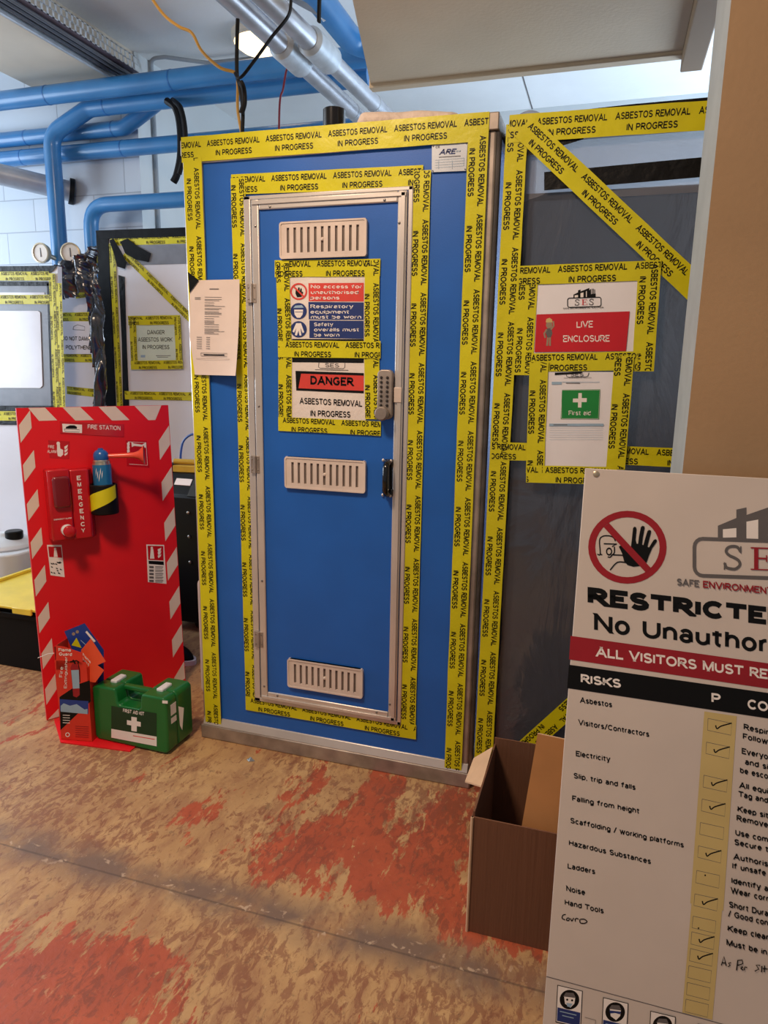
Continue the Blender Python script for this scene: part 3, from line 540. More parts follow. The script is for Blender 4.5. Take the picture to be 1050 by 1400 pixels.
for p in ([(268, 258), (270, 236), (276, 236), (279, 252), (282, 228), (288, 228), (289, 250), (294, 232), (299, 234), (298, 254), (302, 248), (306, 252), (298, 274), (276, 276)],): d.poly(p, 'print_black')
d.line([(258, 222), (310, 274)], 8, 'print_salmon')
d.disc(284, 345, 40, 'print_navy'); d.poly([(262, 338), (306, 338), (304, 362), (292, 378), (276, 378), (264, 362)], 'print_white'); d.poly([(258, 330), (310, 328), (300, 316), (268, 318)], 'print_lightblue')
d.line([(266, 350), (304, 350)], 3, 'print_navy')
d.disc(284, 435, 40, 'print_navy'); d.poly([(272, 405), (296, 405), (312, 450), (304, 454), (293, 428), (298, 466), (288, 466), (284, 440), (276, 466), (266, 464), (273, 428), (262, 452), (254, 446)], 'print_white')
d.build('printing', nt_)
tape(nt_, FN, (166, 136), (688, 130), .049, .35, .0018, DC); tape(nt_, FN, (204, 96), (216, 500), .045, .50, .0024, DC)
tape(nt_, FN, (648, 90), (646, 500), .046, .72, .0024, DC); tape(nt_, FN, (183, 532), (690, 537), .050, .92, .0032, DC)
nd = root('danger_notice', Y(450, 535, -.006), 'lower crinkled notice on the blue door reading DANGER in black on red', 'notice', 'taped notices on the cabin door')
paper('sheet', nd, FN, [(243, 570), (614, 570), (616, 886), (245, 884)], DC, 'paper')
d = Draw(FN, DC, n=.0004)
d.poly([(252, 574), (606, 576), (606, 602), (252, 598)], 'tape_black'); d.line([(384, 600), (382, 622), (390, 628), (504, 630), (512, 624), (513, 602)], 3, 'print_grey'); d.text('SES', 415, 622, 484, 624, 20, 'print_grey', .0); d.line([(365, 635), (530, 638)], 3, 'print_grey')
d.poly([(268, 641), (606, 652), (606, 752), (272, 738)], 'print_black'); d.poly([(296, 655), (606, 665), (606, 740), (283, 727)], 'print_salmon'); d.text('DANGER', 342, 709, 560, 718, 44, 'print_black', .05)
d.text(P1, 288, 804, 598, 819, 31, 'print_black', .022); d.text(P2, 342, 866, 540, 873, 31, 'print_black', .022)
d.build('printing', nd)
tape(nd, FN, (216, 498), (218, 885), .046, .55, .0014, DC); tape(nd, FN, (646, 570), (650, 880), .047, .78, .0014, DC); tape(nd, FN, (184, 903), (691, 927), .044, .97, .0022, DC)
# document sheet hanging off the cabin's left edge
FP = Frame((0, -.010, 0), (1, 0, 0), (0, 0, 1)); u0, v0 = FP.px(258, 516)
def curl(u, v):
    a = max(0, (u-u0)/.19); b_ = max(0, 1-(v-v0)/.30); return .003+.030*a*a*b_*b_ + .006*max(0, -(u-.01))*20*b_*0
pr = Draw(FP, (0, 300, 1/3), n=0, bend=curl); a4 = MB(); pts = [(800, 250), (984, 246), (986, 640), (788, 637)]
def fn(a, c_):
    lx = 776 if .12 < c_ else 776
    t = [(818 if c_ < .001 else 780)*(1-a)+984*a, 250*(1-a)+246*a]; bt = [800*(1-a)+986*a, 637*(1-a)+641*a]
    xl = 816-36*min(1, c_/.12)+22*max(0, (c_-.6)/.4)
    x = xl*(1-a)+(984+2*c_)*a; return pr.m(x, t[1]*(1-c_)+bt[1]*c_)
a4.grid(fn, 14, 22, 'paper_warm'); doc = a4.build('document_sheet', label='white A4 typed page hanging on the left edge of the blue cabin', cat='paper', smooth=80)
pr.n = .0008
pr.quad(862, 284, 900, 288, 'print_grey'); random.seed(3)
yy = 318
while yy < 470:
    w_ = random.choice((40, 70, 84, 60)); pr.quad(842, yy, 842+w_, yy+1.6, 'print_grey', .02); yy += random.choice((5, 5, 9))
for yy in (320, 326): pr.quad(802, yy, 826, yy+2, 'print_grey')
for i in range(6): pr.quad(810, 482+i*9, 832, 484+i*9, 'print_grey', .02); pr.quad(850, 483+i*9, 866, 485+i*9, 'print_grey', .02)
pr.line([(828, 548), (942, 550), (942, 562), (828, 559), (828, 548)], 1.5, 'print_black'); pr.quad(840, 552.5, 930, 556.5, 'print_black', .02); pr.quad(808, 570, 955, 571.2, 'print_grey', .02)
pr.build('printing', doc)
black_tape(doc, FP, [(775, 216), (820, 250), (782, 302)], (0, 300, 1/3), n=.006)
# ================================================================== POLYTHENE WALL ON THE RIGHT
PW = root('polythene_partition', (1.5, .02, 0), 'dark grey polythene sheet wall with yellow tape right of the blue cabin', 'partition')
FS = FY(.018)
def wr(x, z, a=.006): return a*noise.noise(V3((x*3, z*1.6, 1)))+a*.5*noise.noise(V3((x*9+z*4, z*5, 4)))
zt = Y(850, 146, .018).z; zs = Y(800, 248, .018).z
gs = MB(); gs.grid(lambda a, c_: V3((1.012+1.3*a, .032+wr(a*1.3, c_*2), .0+(zs-.02)*c_)), 40, 60, 'polythene_grey'); gs.build('polythene_sheet', PW, smooth=80)
gs = MB(); gs.grid(lambda a, c_: V3((1.012+1.3*a, .031+wr(a*1.3, c_+9), zs-.04+(zt-zs+.04)*c_)), 40, 14, 'polythene_clear'); gs.build('clear_sheet', PW, smooth=80, label='pale clear upper sheet')
rf_ = MB(); rf_.grid(lambda a, c_: V3((1.013-.042*a, .030+.13*a+wr(a, c_*2, .003), (zt-.01)*c_)), 4, 30, 'black_polythene'); rf_.build('light_block_flap', PW, smooth=80)  # opaque sheet added to keep window light from leaking onto the cabin side
bt = MB(); bt.box(1.012, 2.3, .045, .09, zt-.05, zt-.005, 'black_plastic'); bt.box(1.03, 1.07, .05, .09, 0, zt-.05, 'black_plastic'); bt.build('support_batten', PW)
C3 = (650, 0, 1/2.625); C6 = (660, 330, .285714)
black_tape(PW, FS, [(275, 408), (560, 376), (905, 345), (905, 382), (275, 440)], C3, n=.004); black_tape(PW, FS, [(247, 618), (905, 556), (905, 628), (247, 684)], C3)
black_tape(PW, FS, [(183, 560), (200, 480), (388, 478), (388, 500), (205, 556)], C3)
lf = MB(); lf.grid(lambda a, c_: V3((1.02+.08*a, .012, zt-.02+.030*c_*(1-abs(2*a-.8)**2*.6))), 8, 5, 'polythene_clear'); lf.build('loose_edge', PW, smooth=80)
tape(PW, FS, (707.5, 170), (661, 1040), .058, .47, .0055); tape(PW, FS, (696, 177.5), (1010, 156), .068, .68, .0065)
tape(PW, FS, (716, 174), (975, 418), .064, .0, .0075)
tape(PW, FS, (672, 616), (770, 619), .052, .45, .0062); tape(PW, FS, (845, 622), (960, 627), .052, .55, .0062)
tape(PW, FS, (800, 948), (708, 1031), .054, .35, .0055)
# live enclosure notice
LE = root('live_enclosure_notice', Y(800, 435, .01), 'white and red LIVE ENCLOSURE notice taped on the grey polythene', 'notice', 'taped notices on the grey polythene')
FL = FY(.009); paper('sheet', LE, FL, [(255, 210), (755, 185), (735, 535), (240, 552)], C6, 'paper_white', n=.001)
def logo(d, ox, oy, k, m1='print_black', m2='print_grey', m3='print_red', frame=4, name=True, sl=0.):
    """chimneys and gables above a rounded frame, S E S inside; unit drawing 160 wide"""
    q = lambda x, y: (ox+x*k, oy+y*k+x*k*sl)
    d.poly([q(28, 46), q(28, 28), q(50, 18), q(50, 8), q(62, 5), q(62, 14), q(104, -2), q(104, 10), q(112, 2), q(112, 44)], m1)
    d.poly([q(34, 42), q(34, 32), q(50, 30), q(50, 41)], 'print_white'); d.poly([q(62, 43), q(62, 22), q(76, 19), q(76, 42)], 'print_white'); d.poly([q(88, 41), q(88, 14), q(92, 12), q(92, 41)], 'print_white')
    for x in (116, 122, 128): d.poly([q(x, 46), q(x, 2 if x < 125 else 6), q(x+3, 2 if x < 125 else 6), q(x+3, 46)], m1)
    d.poly([q(112, 28), q(134, 26), q(134, 46), q(112, 46)], m1)
    out = []
    for cx, cy, a0 in ((150, 54, -90), (150, 78, 0), (10, 78, 90), (10, 54, 180)):
        for i in range(5): t = math.radians(a0+22.5*i); out.append(q(cx+10*math.cos(t), cy+10*math.sin(t)))
    d.line(out+[out[0], out[1]], frame*k, m1)
    serif_ses(d, q, m2, m3)
def serif_ses(d, q, m2, m3):
    def S_(x0):
        pts = []
        c1 = [(21, 58), (17, 52.5), (10, 52), (5, 54.5), (4, 59), (8, 63), (14, 65.5), (19, 69), (20, 74), (15, 78.5), (9, 78.5), (4, 77), (2, 72)]
        d.line([q(x0+x, y) for x, y in smooth2(c1)], 3.4*abs(q(1, 0)[0]-q(0, 0)[0]), m2)
        d.poly([q(x0+20.3, 51.5), q(x0+22, 51.5), q(x0+22, 60), q(x0+20.8, 60)], m2); d.poly([q(x0+1, 71), q(x0+2.2, 71), q(x0+2.6, 80), q(x0+1, 80)], m2)
    S_(34); S_(102)
    for p in ([(67, 52), (92, 52), (92, 53.6), (67, 53.6)], [(71, 52), (76, 52), (76, 79), (71, 79)], [(67, 77.6), (93, 77.6), (93, 79), (67, 79)], [(90.5, 52), (92, 52), (92, 60), (91, 60)], [(76, 64), (86, 64), (86, 66), (76, 66)], [(85, 61), (86.5, 61), (86.5, 69), (85, 69)], [(92, 71), (93.5, 71), (93, 79), (91, 79)]):
        d.poly([q(*t) for t in p], m3)
def smooth2(pts, k=4):
    o = smooth_line([(x, y, 0) for x, y in pts], k); return [(p.x, p.y) for p in o]
d = Draw(FL, C6, n=.0016)
logo(d, 406, 228, 1.0, sl=-.03); d.text('SAFE ENVIRONMENTAL SOLUTION', 385, 324, 578, 319, 6, 'print_black', .02)
d.poly([(258, 350), (703, 335), (685, 525), (248, 530)], 'print_red')
d.text('LIVE', 449, 414, 527, 412, 32, 'print_white', .012); d.text('ENCLOSURE', 385, 482, 607, 480, 32, 'print_white', .012)
d.disc(318, 400, 15, 'print_flesh', 18); d.poly([(302, 388), (305, 372), (320, 366), (332, 374), (334, 388)], 'print_tan'); d.poly([(306, 418), (328, 414), (334, 440), (326, 462), (310, 462), (302, 440)], 'print_grey')
d.line([(326, 422), (340, 405), (338, 382)], 8, 'print_flesh'); d.line([(306, 422), (294, 442), (300, 462)], 8, 'print_flesh'); d.line([(312, 460), (308, 500)], 9, 'print_flesh'); d.line([(322, 460), (322, 500)], 9, 'print_flesh')
d.build('printing', LE)
tape(LE, FL, (172, 165), (852, 138), .050, .52, .0030, C6); tape(LE, FL, (220, 130), (192, 640), .054, .40, .0022, C6)
tape(LE, FL, (800, 98), (765, 622), .056, .02, .0036, C6); tape(LE, FL, (232, 580), (742, 572), .050, .05, .0044, C6)
FA = root('first_aid_notice', Y(795, 575, .004), 'white sheet with a green First aid cross taped below the red notice', 'notice', 'taped notices on the grey polythene')
FL2 = FY(.003); paper('sheet', FA, FL2, [(310, 625), (640, 625), (600, 1085), (290, 1085)], C6, 'paper_white', n=.0)
d = Draw(FL2, C6, n=.0008)
d.text('SES', 420, 646, 482, 645, 18, 'print_grey', 0); d.line([(398, 630), (402, 646), (412, 650), (495, 648), (504, 642), (508, 628)], 3, 'print_grey'); d.text('SAFE ENVIRONMENTAL SOLUTION', 388, 656, 520, 654, 4, 'print_grey', .01); d.poly([(345, 628), (478, 624), (470, 632), (345, 640)], 'tape_black')
d.quad(330, 672, 378, 685, 'print_lightblue'); d.quad(380, 672, 560, 674, 'print_lightblue'); d.quad(398, 677, 465, 680, 'print_grey')
d.poly([(380, 710), (562, 708), (556, 850), (373, 850)], 'print_green')
d.poly([(458, 726), (474, 726), (474, 750), (498, 750), (497, 769), (473, 769), (472, 795), (456, 795), (456, 770), (431, 770), (432, 752), (457, 752)], 'print_white'); d.text('First aid', 411, 832, 517, 832, 22, 'print_white', .008)
d.line([(377, 846), (377, 712), (560, 711), (553, 848), (377, 848)], 1.5, 'print_white')
d.poly([(318, 872), (578, 872), (577, 884), (318, 884)], 'print_lightblue'); d.quad(338, 876, 405, 880, 'print_grey')
for i in range(6): d.quad(320, 892+i*11, 575, 893+i*11, 'print_lightblue')
d.build('printing', FA)
tape(FA, FL2, (270, 575), (250, 1110), .052, .80, .0020, C6); tape(FA, FL2, (678, 548), (635, 1090), .050, .55, .0020, C6); tape(FA, FL2, (208, 1112), (640, 1122), .050, .78, .0028, C6)
# ================================================================== RESTRICTED AREA SIGN
sv = V3((0, .26, 1.145)).normalized(); O = ON(800, 640, V3((0, -.92, 0)), V3((1, 0, 0)).cross(sv)); zt_ = O.z
SG = Frame(O, (1, 0, 0), sv); RS = root('restricted_sign', SG.p(.42, -O.z/sv.z, -.002), 'big white site risk sign with red prohibition circle leaning on the brown column', 'sign')
LS = O.z/sv.z; panel = MB(); ul, vl = SG.px(742, 1400)
panel.prism([SG.p(ul*LS/abs(vl), -LS, -.004), SG.p(.841, -LS, -.004), SG.p(.841, 0, -.004), SG.p(0, 0, -.004)], SG.N*.004, 'sign_white'); panel.build('sign_panel', RS, bevel=.001)
A = (770, 630, .266667); B = (740, 920, .295238); Cc = (730, 1170, .304762)
d = Draw(SG, A); d.lean = 0
d.ring(329, 443, 165, 201, 'print_dark_red', .93)
d.line(smooth2([(175, 478), (190, 478), (186, 410), (200, 388), (230, 384), (256, 392), (268, 412)]), 6, 'print_black'); d.line([(208, 425), (275, 427), (250, 440)], 6, 'print_black')
d.ring(235, 465, 10, 16, 'print_black', 1.3, 16); d.line(smooth2([(262, 440), (262, 470), (250, 484), (240, 494), (228, 492)]), 6, 'print_black'); d.line([(190, 478), (200, 482)], 6, 'print_black'); d.line([(255, 482), (306, 484)], 6, 'print_black'); d.line(smooth2([(240, 560), (278, 520), (326, 522)]), 6, 'print_black')
d.poly([(285, 440), (298, 432), (330, 462), (346, 452), (352, 400), (358, 345), (364, 338), (373, 340), (376, 350), (371, 405), (376, 425), (384, 425), (388, 390), (398, 340), (406, 333), (416, 336), (417, 346), (408, 395), (404, 430), (411, 432), (420, 398), (432, 360), (440, 354), (450, 358), (450, 368), (440, 405), (432, 440), (440, 444), (462, 408), (472, 401), (480, 406), (479, 416), (456, 448), (440, 485), (428, 520), (400, 538), (360, 543), (330, 534), (312, 515), (302, 475)], 'print_black')
d.poly([(208, 340), (234, 318), (448, 548), (424, 573)], 'print_dark_red'); d.build('prohibition_symbol', RS)
d = Draw(SG, A); logo(d, 672, 208, 4.31, 'print_grey', 'print_grey', 'print_dark_red', 4.2, sl=.035); d.text('SAFE', 583, 638, 696, 648, 36, 'print_grey', .03); d.text('ENVIRONMENTAL', 716, 650, 1043, 682, 36, 'print_dark_red', .03, vis='ENVIRONMEN'); d.build('company_logo', RS)
d = Draw(SG, A); d.text('RESTRICTED', 125, 738, 1040, 840, 92, 'print_black', .066, vis='RESTRICTE', res=5); d.text('No Unauthorised', 150, 873, 1042, 988, 94, 'print_black', .024, vis='No Unauthor', res=5); d.build('title_lettering', RS)
d = Draw(SG, A); d.poly([(38, 897), (1100, 1045), (1900, 1156), (1900, 1290), (1100, 1175), (30, 1018)], 'print_dark_red'); d.text('ALL VISITORS MUST REPORT', 165, 1002, 1048, 1120, 52, 'print_white', .03, vis='ALL VISITORS MUST RE', res=4); d.build('red_banner', RS)
d = Draw(SG, A); d.poly([(30, 1045), (1100, 1197), (1900, 1310), (1900, 1440), (1100, 1328), (20, 1165)], 'print_black'); d.text('RISKS', 90, 1138, 296, 1166, 46, 'print_white', .034, res=4)
d.c = B; d.text('P', 788, 138, 830, 143, 46, 'print_white', .034, res=4); d.text('CONTROL', 955, 166, 1050, 180, 46, 'print_white', .034, vis='CO', res=4); d.build('risks_header', RS)
d = Draw(SG, B)
for t, x, y, x2, y2 in (('Asbestos', 178, 137, 328, 160), ('Visitors/Contractors', 170, 240, 500, 297), ('Electricity', 160, 385, 320, 413), ('Slip, trip and falls', 150, 487, 437, 543), ('Falling from height', 143, 592, 453, 652), ('Scaffolding / working platforms', 135, 695, 660, 810), ('Hazardous Substances', 128, 798, 508, 886), ('Ladders', 122, 905, 250, 933)): d = Draw(SG, B); d.text(t, x, y, x2, y2, 26, 'print_black', .03); d.build('risk_line', RS)
for t, x, y, x2, y2 in (('Noise', 143, 158, 230, 178), ('Hand Tools', 138, 220, 313, 260)): d = Draw(SG, Cc); d.text(t, x, y, x2, y2, 26, 'print_black', .03); d.build('risk_line', RS)
d = Draw(SG, Cc)
for p in ([(143, 263), (130, 266), (127, 280), (140, 287)], [(150, 278), (146, 288), (156, 290), (158, 280), (150, 278)], [(164, 280), (170, 292), (178, 278)], [(184, 282), (186, 294)], [(184, 284), (192, 280), (200, 284)], [(206, 284), (208, 300), (228, 302), (238, 294), (226, 284), (208, 284)]): d.line(smooth2(p), 4.5, 'print_black')
d.build('handwritten_risk', RS)
d = Draw(SG, B)
for t, x, y, x2, y2, v in (('Respirator', 937, 262, 1050, 288, 'Respir'), ('Follow', 933, 306, 1050, 332, 'Follow'), ('Everyone', 928, 374, 1050, 402, 'Everyo'), ('and sign', 943, 424, 1050, 448, 'and si'), ('be escorted', 920, 463, 1050, 492, 'be esco'), ('All equipment', 915, 531, 1050, 561, 'All equi'), ('Tag and', 913, 573, 1050, 604, 'Tag and'), ('Keep site', 906, 641, 1050, 674, 'Keep sit'), ('Remove', 904, 684, 1050, 717, 'Remove'), ('Use competent', 898, 751, 1050, 785, 'Use com'), ('Secure to', 894, 795, 1050, 830, 'Secure t'), ('Authorised', 888, 861, 1050, 898, 'Authoris'), ('If unsafe', 884, 905, 1040, 940, 'If unsafe'), ('Identify a', 880, 973, 1050, 1012, 'Identify a'), ('Wear correct', 876, 1018, 1050, 1058, 'Wear corr')): d.text(t, x, y, x2, y2, 28, 'print_black', .032, vis=v)
d.c = Cc
for t, x, y, x2, y2, v in (('Short Duration', 875, 230, 1050, 272, 'Short Dura'), ('/ Good condition', 870, 270, 1050, 314, '/ Good con'), ('Keep clear', 866, 336, 1050, 378, 'Keep clear'), ('Must be in', 862, 400, 1045, 445, 'Must be in')): d.text(t, x, y, x2, y2, 28, 'print_black', .032, vis=v)
for p in ([(840, 490), (852, 450), (862, 492)], [(844, 478), (860, 480)], [(884, 478), (872, 480), (880, 490), (870, 496)], [(908, 512), (914, 466)], [(912, 468), (934, 466), (936, 482), (914, 490)], [(934, 494), (928, 506), (938, 512), (926, 500), (938, 498)], [(942, 512), (946, 496), (956, 500)], [(1014, 490), (996, 488), (1008, 506), (990, 516)], [(1022, 492), (1020, 520)], [(1034, 490), (1032, 520)], [(1026, 504), (1048, 506)]): d.line(p, 5, 'print_black')
d.build('control_list', RS)
d = Draw(SG, B); d.poly([(755, 178), (905, 200), (843, 1100), (690, 1066)], 'print_tan'); d.c = Cc; d.poly([(730, -60), (868, -30), (800, 735), (665, 702)], 'print_tan'); nn = d.n
def cbox(q, tick=0, dot=None):
    d.n = nn; d.line(q+[q[0]], 2.2, 'print_grey'); x, y = q[0]; w_ = q[1][0]-x
    if tick: d.line(smooth2([(x+w_*.32, y+32), (x+w_*.38, y+48), (x+w_*.55, y+36), (x+w_*1.0, y+22)]), 6, 'print_black')
    if dot: d.disc(x+dot[0], y+dot[1], 4, 'print_black', k=8)
d.c = B
for i, (q, t) in enumerate((([(772, 210), (882, 233), (878, 288), (770, 265)], 1), ([(765, 320), (873, 343), (869, 397), (762, 373)], 1), ([(753, 473), (862, 498), (858, 552), (749, 528)], 1), ([(745, 583), (853, 608), (849, 664), (741, 638)], 1), ([(737, 692), (846, 716), (842, 772), (733, 746)], 0), ([(728, 800), (834, 825), (831, 880), (724, 853)], 1))): cbox(q, t)
d.c = Cc
for q, t, dt in (([(730, 65), (833, 88), (829, 145), (725, 120)], 0, (38, 22)), ([(722, 170), (825, 193), (820, 247), (717, 222)], 1, None), ([(714, 270), (816, 292), (812, 347), (709, 322)], 0, (24, 54)), ([(708, 340), (810, 365), (805, 420), (704, 395)], 1, None), ([(702, 415), (803, 440), (798, 495), (697, 470)], 1, None), ([(695, 492), (796, 515), (791, 570), (690, 545)], 0, None), ([(688, 567), (790, 592), (785, 648), (684, 622)], 0, None), ([(682, 642), (783, 667), (778, 723), (677, 698)], 0, None)): cbox(q, t, dt)
d.build('tick_column', RS)
d = Draw(SG, Cc); d.line([(56, 541), (800, 742), (1500, 935)], 3, 'print_grey')
for x, y, kd in ((105, 578, 0), (310, 633, 1), (522, 693, 2), (735, 750, 1)):
    w_, hh, sl = 114, 160, .24; q = lambda a, c_: (x+a*w_-c_*8, y+a*w_*sl+c_*hh)
    d.poly([q(0, 0), q(1, 0), q(1, 1.05), q(0, 1.05)], 'print_black'); d.poly([q(.03, .02), q(.97, .02), q(.97, 1.02), q(.03, 1.02)], 'print_white'); d.poly([q(.05, .62), q(.95, .62), q(.95, 1.0), q(.05, 1.0)], 'print_navy')
    c0 = q(.5, .33); d.disc(*c0, 44, 'print_black'); d.poly([(c0[0]-24, c0[1]-14), (c0[0]+26, c0[1]-8), (c0[0]+22, c0[1]+18), (c0[0]+4, c0[1]+36), (c0[0]-20, c0[1]+18)], 'print_white'); d.poly([(c0[0]-28, c0[1]-14), (c0[0]-16, c0[1]-32), (c0[0]+18, c0[1]-30), (c0[0]+28, c0[1]-10)], 'print_grey')
    if kd == 0:
        d.disc(c0[0]-10, c0[1], 5, 'print_black', k=10); d.disc(c0[0]+12, c0[1]+3, 5, 'print_black', k=10); d.poly([(c0[0]-14, c0[1]+14), (c0[0]+14, c0[1]+18), (c0[0]+4, c0[1]+34), (c0[0]-10, c0[1]+30)], 'print_lightblue')
    else: d.poly([(c0[0]-26, c0[1]-8), (c0[0]+26, c0[1]-2), (c0[0]+22, c0[1]+10), (c0[0], c0[1]+4), (c0[0]-22, c0[1]+6)], 'print_navy')
    d.quad(*q(.15, .70), q(.8, .70)[0], q(.15, .70)[1]+4, 'print_lightblue', sl); d.quad(*q(.25, .80), q(.7, .80)[0], q(.25, .80)[1]+4, 'print_lightblue', sl)
    d.line([(x+123, y+145), (x+172, y+158), (x+168, y+200)], 2, 'print_grey')
d.build('protective_equipment_symbols', RS)
sc_ = MB(); u_, v_ = SG.px(815, 648); sc_.lathe(SG.p(u_, v_, 0), SG.N, [(.006, 0), (.006, .001), (.003, .0025)], 'brass', 14); sc_.build('screw', RS)
# ================================================================== CARDBOARD BOX
CB = root('cardboard_box', (1.255, -.42, 0), 'open brown cardboard box on the floor behind the big white sign', 'box')
x0, x1, y0, y1, hb, th = 1.083, 1.43, -.586, -.262, .308, .004
cb = MB(); cb.box(x0, x1, y0, y0+th, 0, hb, 'cardboard'); cb.box(x0, x1, y1-th, y1, 0, hb+.03, 'cardboard'); cb.box(x0, x0+th, y0+th, y1-th, 0, hb+.012, 'cardboard'); cb.box(x1-th, x1, y0+th, y1-th, 0, hb, 'cardboard'); cb.box(x0+th, x1-th, y0+th, y1-th, .001, .005, 'cardboard'); cb.build('carton_body', CB)
fl = MB(); q = [X(652, 1028, x0-.003), X(634, 1048, x0-.035), X(640, 1076, x0-.04), X(655, 1082, x0-.003)]; q[0].z -= .0
q = [V3((x0, -.30, .325)), V3((x0-.045, -.33, .30)), V3((x0-.05, -.42, .285)), V3((x0, -.47, .312))]; fl.prism(q, (0, 0, .004), 'cardboard_edge'); fl.build('torn_flap', CB, label='pale torn side flap')
fl = MB(); a_, b_ = Y(713, 1131, -.555), Y(735, 1003, -.50); fl.prism([a_, V3((1.41, -.555, a_.z)), V3((1.41, -.50, b_.z-.01)), b_], (0, .004, 0), 'cardboard_lit', 'cardboard_edge'); fl.build('raised_flap', CB, label='raised flap in a lit tone')
eg = MB(); eg.box(x0-.003, x0+.001, y0-.002, y1, .0, hb, 'cardboard'); eg.tube([(x0-.001, y0-.001, .0), (x0-.001, y0-.001, hb)], .0035, 'cardboard_edge', 8); eg.build('corner_edge', CB)
# ================================================================== FIRE BOARD
ba, bl = .98, .047; bU = V3((math.cos(ba), math.sin(ba), 0)); bn = V3((-math.sin(ba), math.cos(ba), 0)); bV = V3((0, 0, math.cos(bl)))+bn*math.sin(bl)
BF = Frame((-.618, -.101, .0), bU, bV); BW, BH = .548, 1.169
FB = root('fire_station_board', BF.p(BW/2, 0), 'red fire point board with red and white striped border standing left of the cabin', 'fire board')
mb = MB(); mb.fbox(BF, 0, BW, .002, BH, -.012, 0, 'board_red'); mb.build('board_panel', FB)
d = Draw(BF)
def uvpoly(mb_, pts, m, n=.0006): mb_.poly([BF.p(u, v, n) for u, v in pts], m)
sm = MB()
for i in range(9):
    o = i*.1405; L_ = [(.004, 1.109-o), (.004, 1.047-o), (.044, 1.098-o), (.044, 1.160-o)]
    L_ = [(u, max(.004, v)) for u, v in L_]; uvpoly(sm, L_, 'stripe_white')
    o = i*.1655; R_ = [(.500, 1.029-o), (.500, .953-o), (.546, 1.013-o), (.546, 1.089-o)]
    if R_[2][1] > .01: uvpoly(sm, [(u, max(.004, v)) for u, v in R_], 'stripe_white')
for p in ([(.039, 1.168), (.094, 1.168), (.131, 1.122), (.070, 1.122)], [(.153, 1.168), (.214, 1.168), (.258, 1.119), (.193, 1.119)], [(.279, 1.168), (.342, 1.168), (.391, 1.115), (.325, 1.115)], [(.414, 1.168), (.520, 1.168), (.492, 1.112), (.464, 1.112)]): uvpoly(sm, p, 'stripe_white')
sm.build('striped_border', FB, solid=1)
C7 = (0, 540, .27619); C8 = (30, 790, .285714)
pd_ = MB(); dd = Draw(BF, C7, n=0); pd_.prism([dd.m(*p) for p in ((295, 130), (612, 145), (612, 207), (298, 190))], BF.N*.002, 'alarm_red'); d = Draw(BF, C7, n=.0024, mb=pd_)
d.poly([(307, 142), (405, 147), (405, 189), (310, 184)], 'print_white'); d.poly([(325, 166), (325, 158), (345, 150), (368, 150), (380, 158), (380, 168)], 'print_black'); d.line([(318, 168), (392, 172), (392, 184), (320, 180), (318, 168)], 2.5, 'print_grey'); d.text('FIRE STATION', 433, 168, 596, 175, 22, 'print_white', .012); d.build('title_plate', FB)
d = Draw(BF, C7)
d.poly([(238, 224), (345, 230), (343, 318), (246, 312)], 'alarm_red'); d.text('FIRE', 238, 263, 268, 265, 15, 'print_white', .01); d.text('ALARM', 234, 286, 279, 288, 15, 'print_white', .01)
d.disc(288, 240, 9, 'print_white', k=12); d.poly([(282, 245), (296, 245), (298, 265), (312, 272), (312, 296), (300, 306), (286, 302), (282, 278)], 'print_white')
for i in range(3): d.poly([(318, 256+i*18), (336, 246+i*18), (332, 262+i*16), (320, 270+i*16)], 'print_white')
d.build('fire_alarm_sticker', FB)
d = Draw(BF, C7); d.poly([(622, 225), (726, 228), (740, 360), (628, 352)], 'alarm_red'); d.line([(634, 232), (722, 236), (730, 348), (640, 342)], 2, 'print_white')
for i in range(3): d.poly([(628, 238+i*18), (640, 230+i*18), (642, 246+i*18), (630, 256+i*16)], 'print_white')
d.poly([(650, 232), (662, 240), (704, 246), (722, 234), (722, 262), (704, 256), (664, 252), (652, 258)], 'print_white'); d.build('alarm_horn_sticker', FB)
d = Draw(BF, C7); d.poly([(232, 742), (305, 742), (320, 902), (250, 892)], 'print_white'); d.poly([(238, 750), (302, 752), (308, 806), (244, 802)], 'alarm_red'); d.poly([(268, 768), (280, 768), (286, 802), (266, 802)], 'print_white'); d.disc(273, 762, 6, 'print_white', k=10)
random.seed(5)
for i in range(15):
    x, y = 250+random.random()*48, 816+random.random()*66; d.poly([(x, y), (x+8, y+3), (x+12, y+9), (x+2, y+7)], 'print_black')
d.build('extinguisher_sticker', FB)
d = Draw(BF, C7); d.poly([(724, 740), (812, 742), (824, 935), (732, 926)], 'print_white'); d.poly([(730, 746), (808, 748), (810, 820), (734, 816)], 'alarm_red'); d.poly([(746, 762), (758, 762), (764, 810), (742, 810)], 'print_white'); d.disc(751, 757, 6, 'print_white', k=10)
for i in range(3): d.poly([(780, 764+i*16), (798, 756+i*16), (794, 772+i*14), (784, 780+i*14)], 'print_white')
d.poly([(735, 820), (810, 824), (811, 842), (736, 836)], 'print_black')
for i in range(5):
    d.poly([(738, 846+i*17), (760, 847+i*17), (761, 858+i*17), (739, 857+i*17)], 'print_grey'); d.quad(768, 848+i*17, 808, 852+i*17, 'print_grey', .03); d.quad(768, 856+i*17, 804, 859+i*17, 'print_grey', .03)
d.build('powder_extinguisher_sticker', FB)
mb = MB(); mb.prism([(-.60, -.085, 0), (-.455, -.212, 0), (-.185, -.182, 0), (-.20, .06, 0), (-.42, .15, 0)], (0, 0, .004), 'board_red'); mb.build('foot_plate', FB)
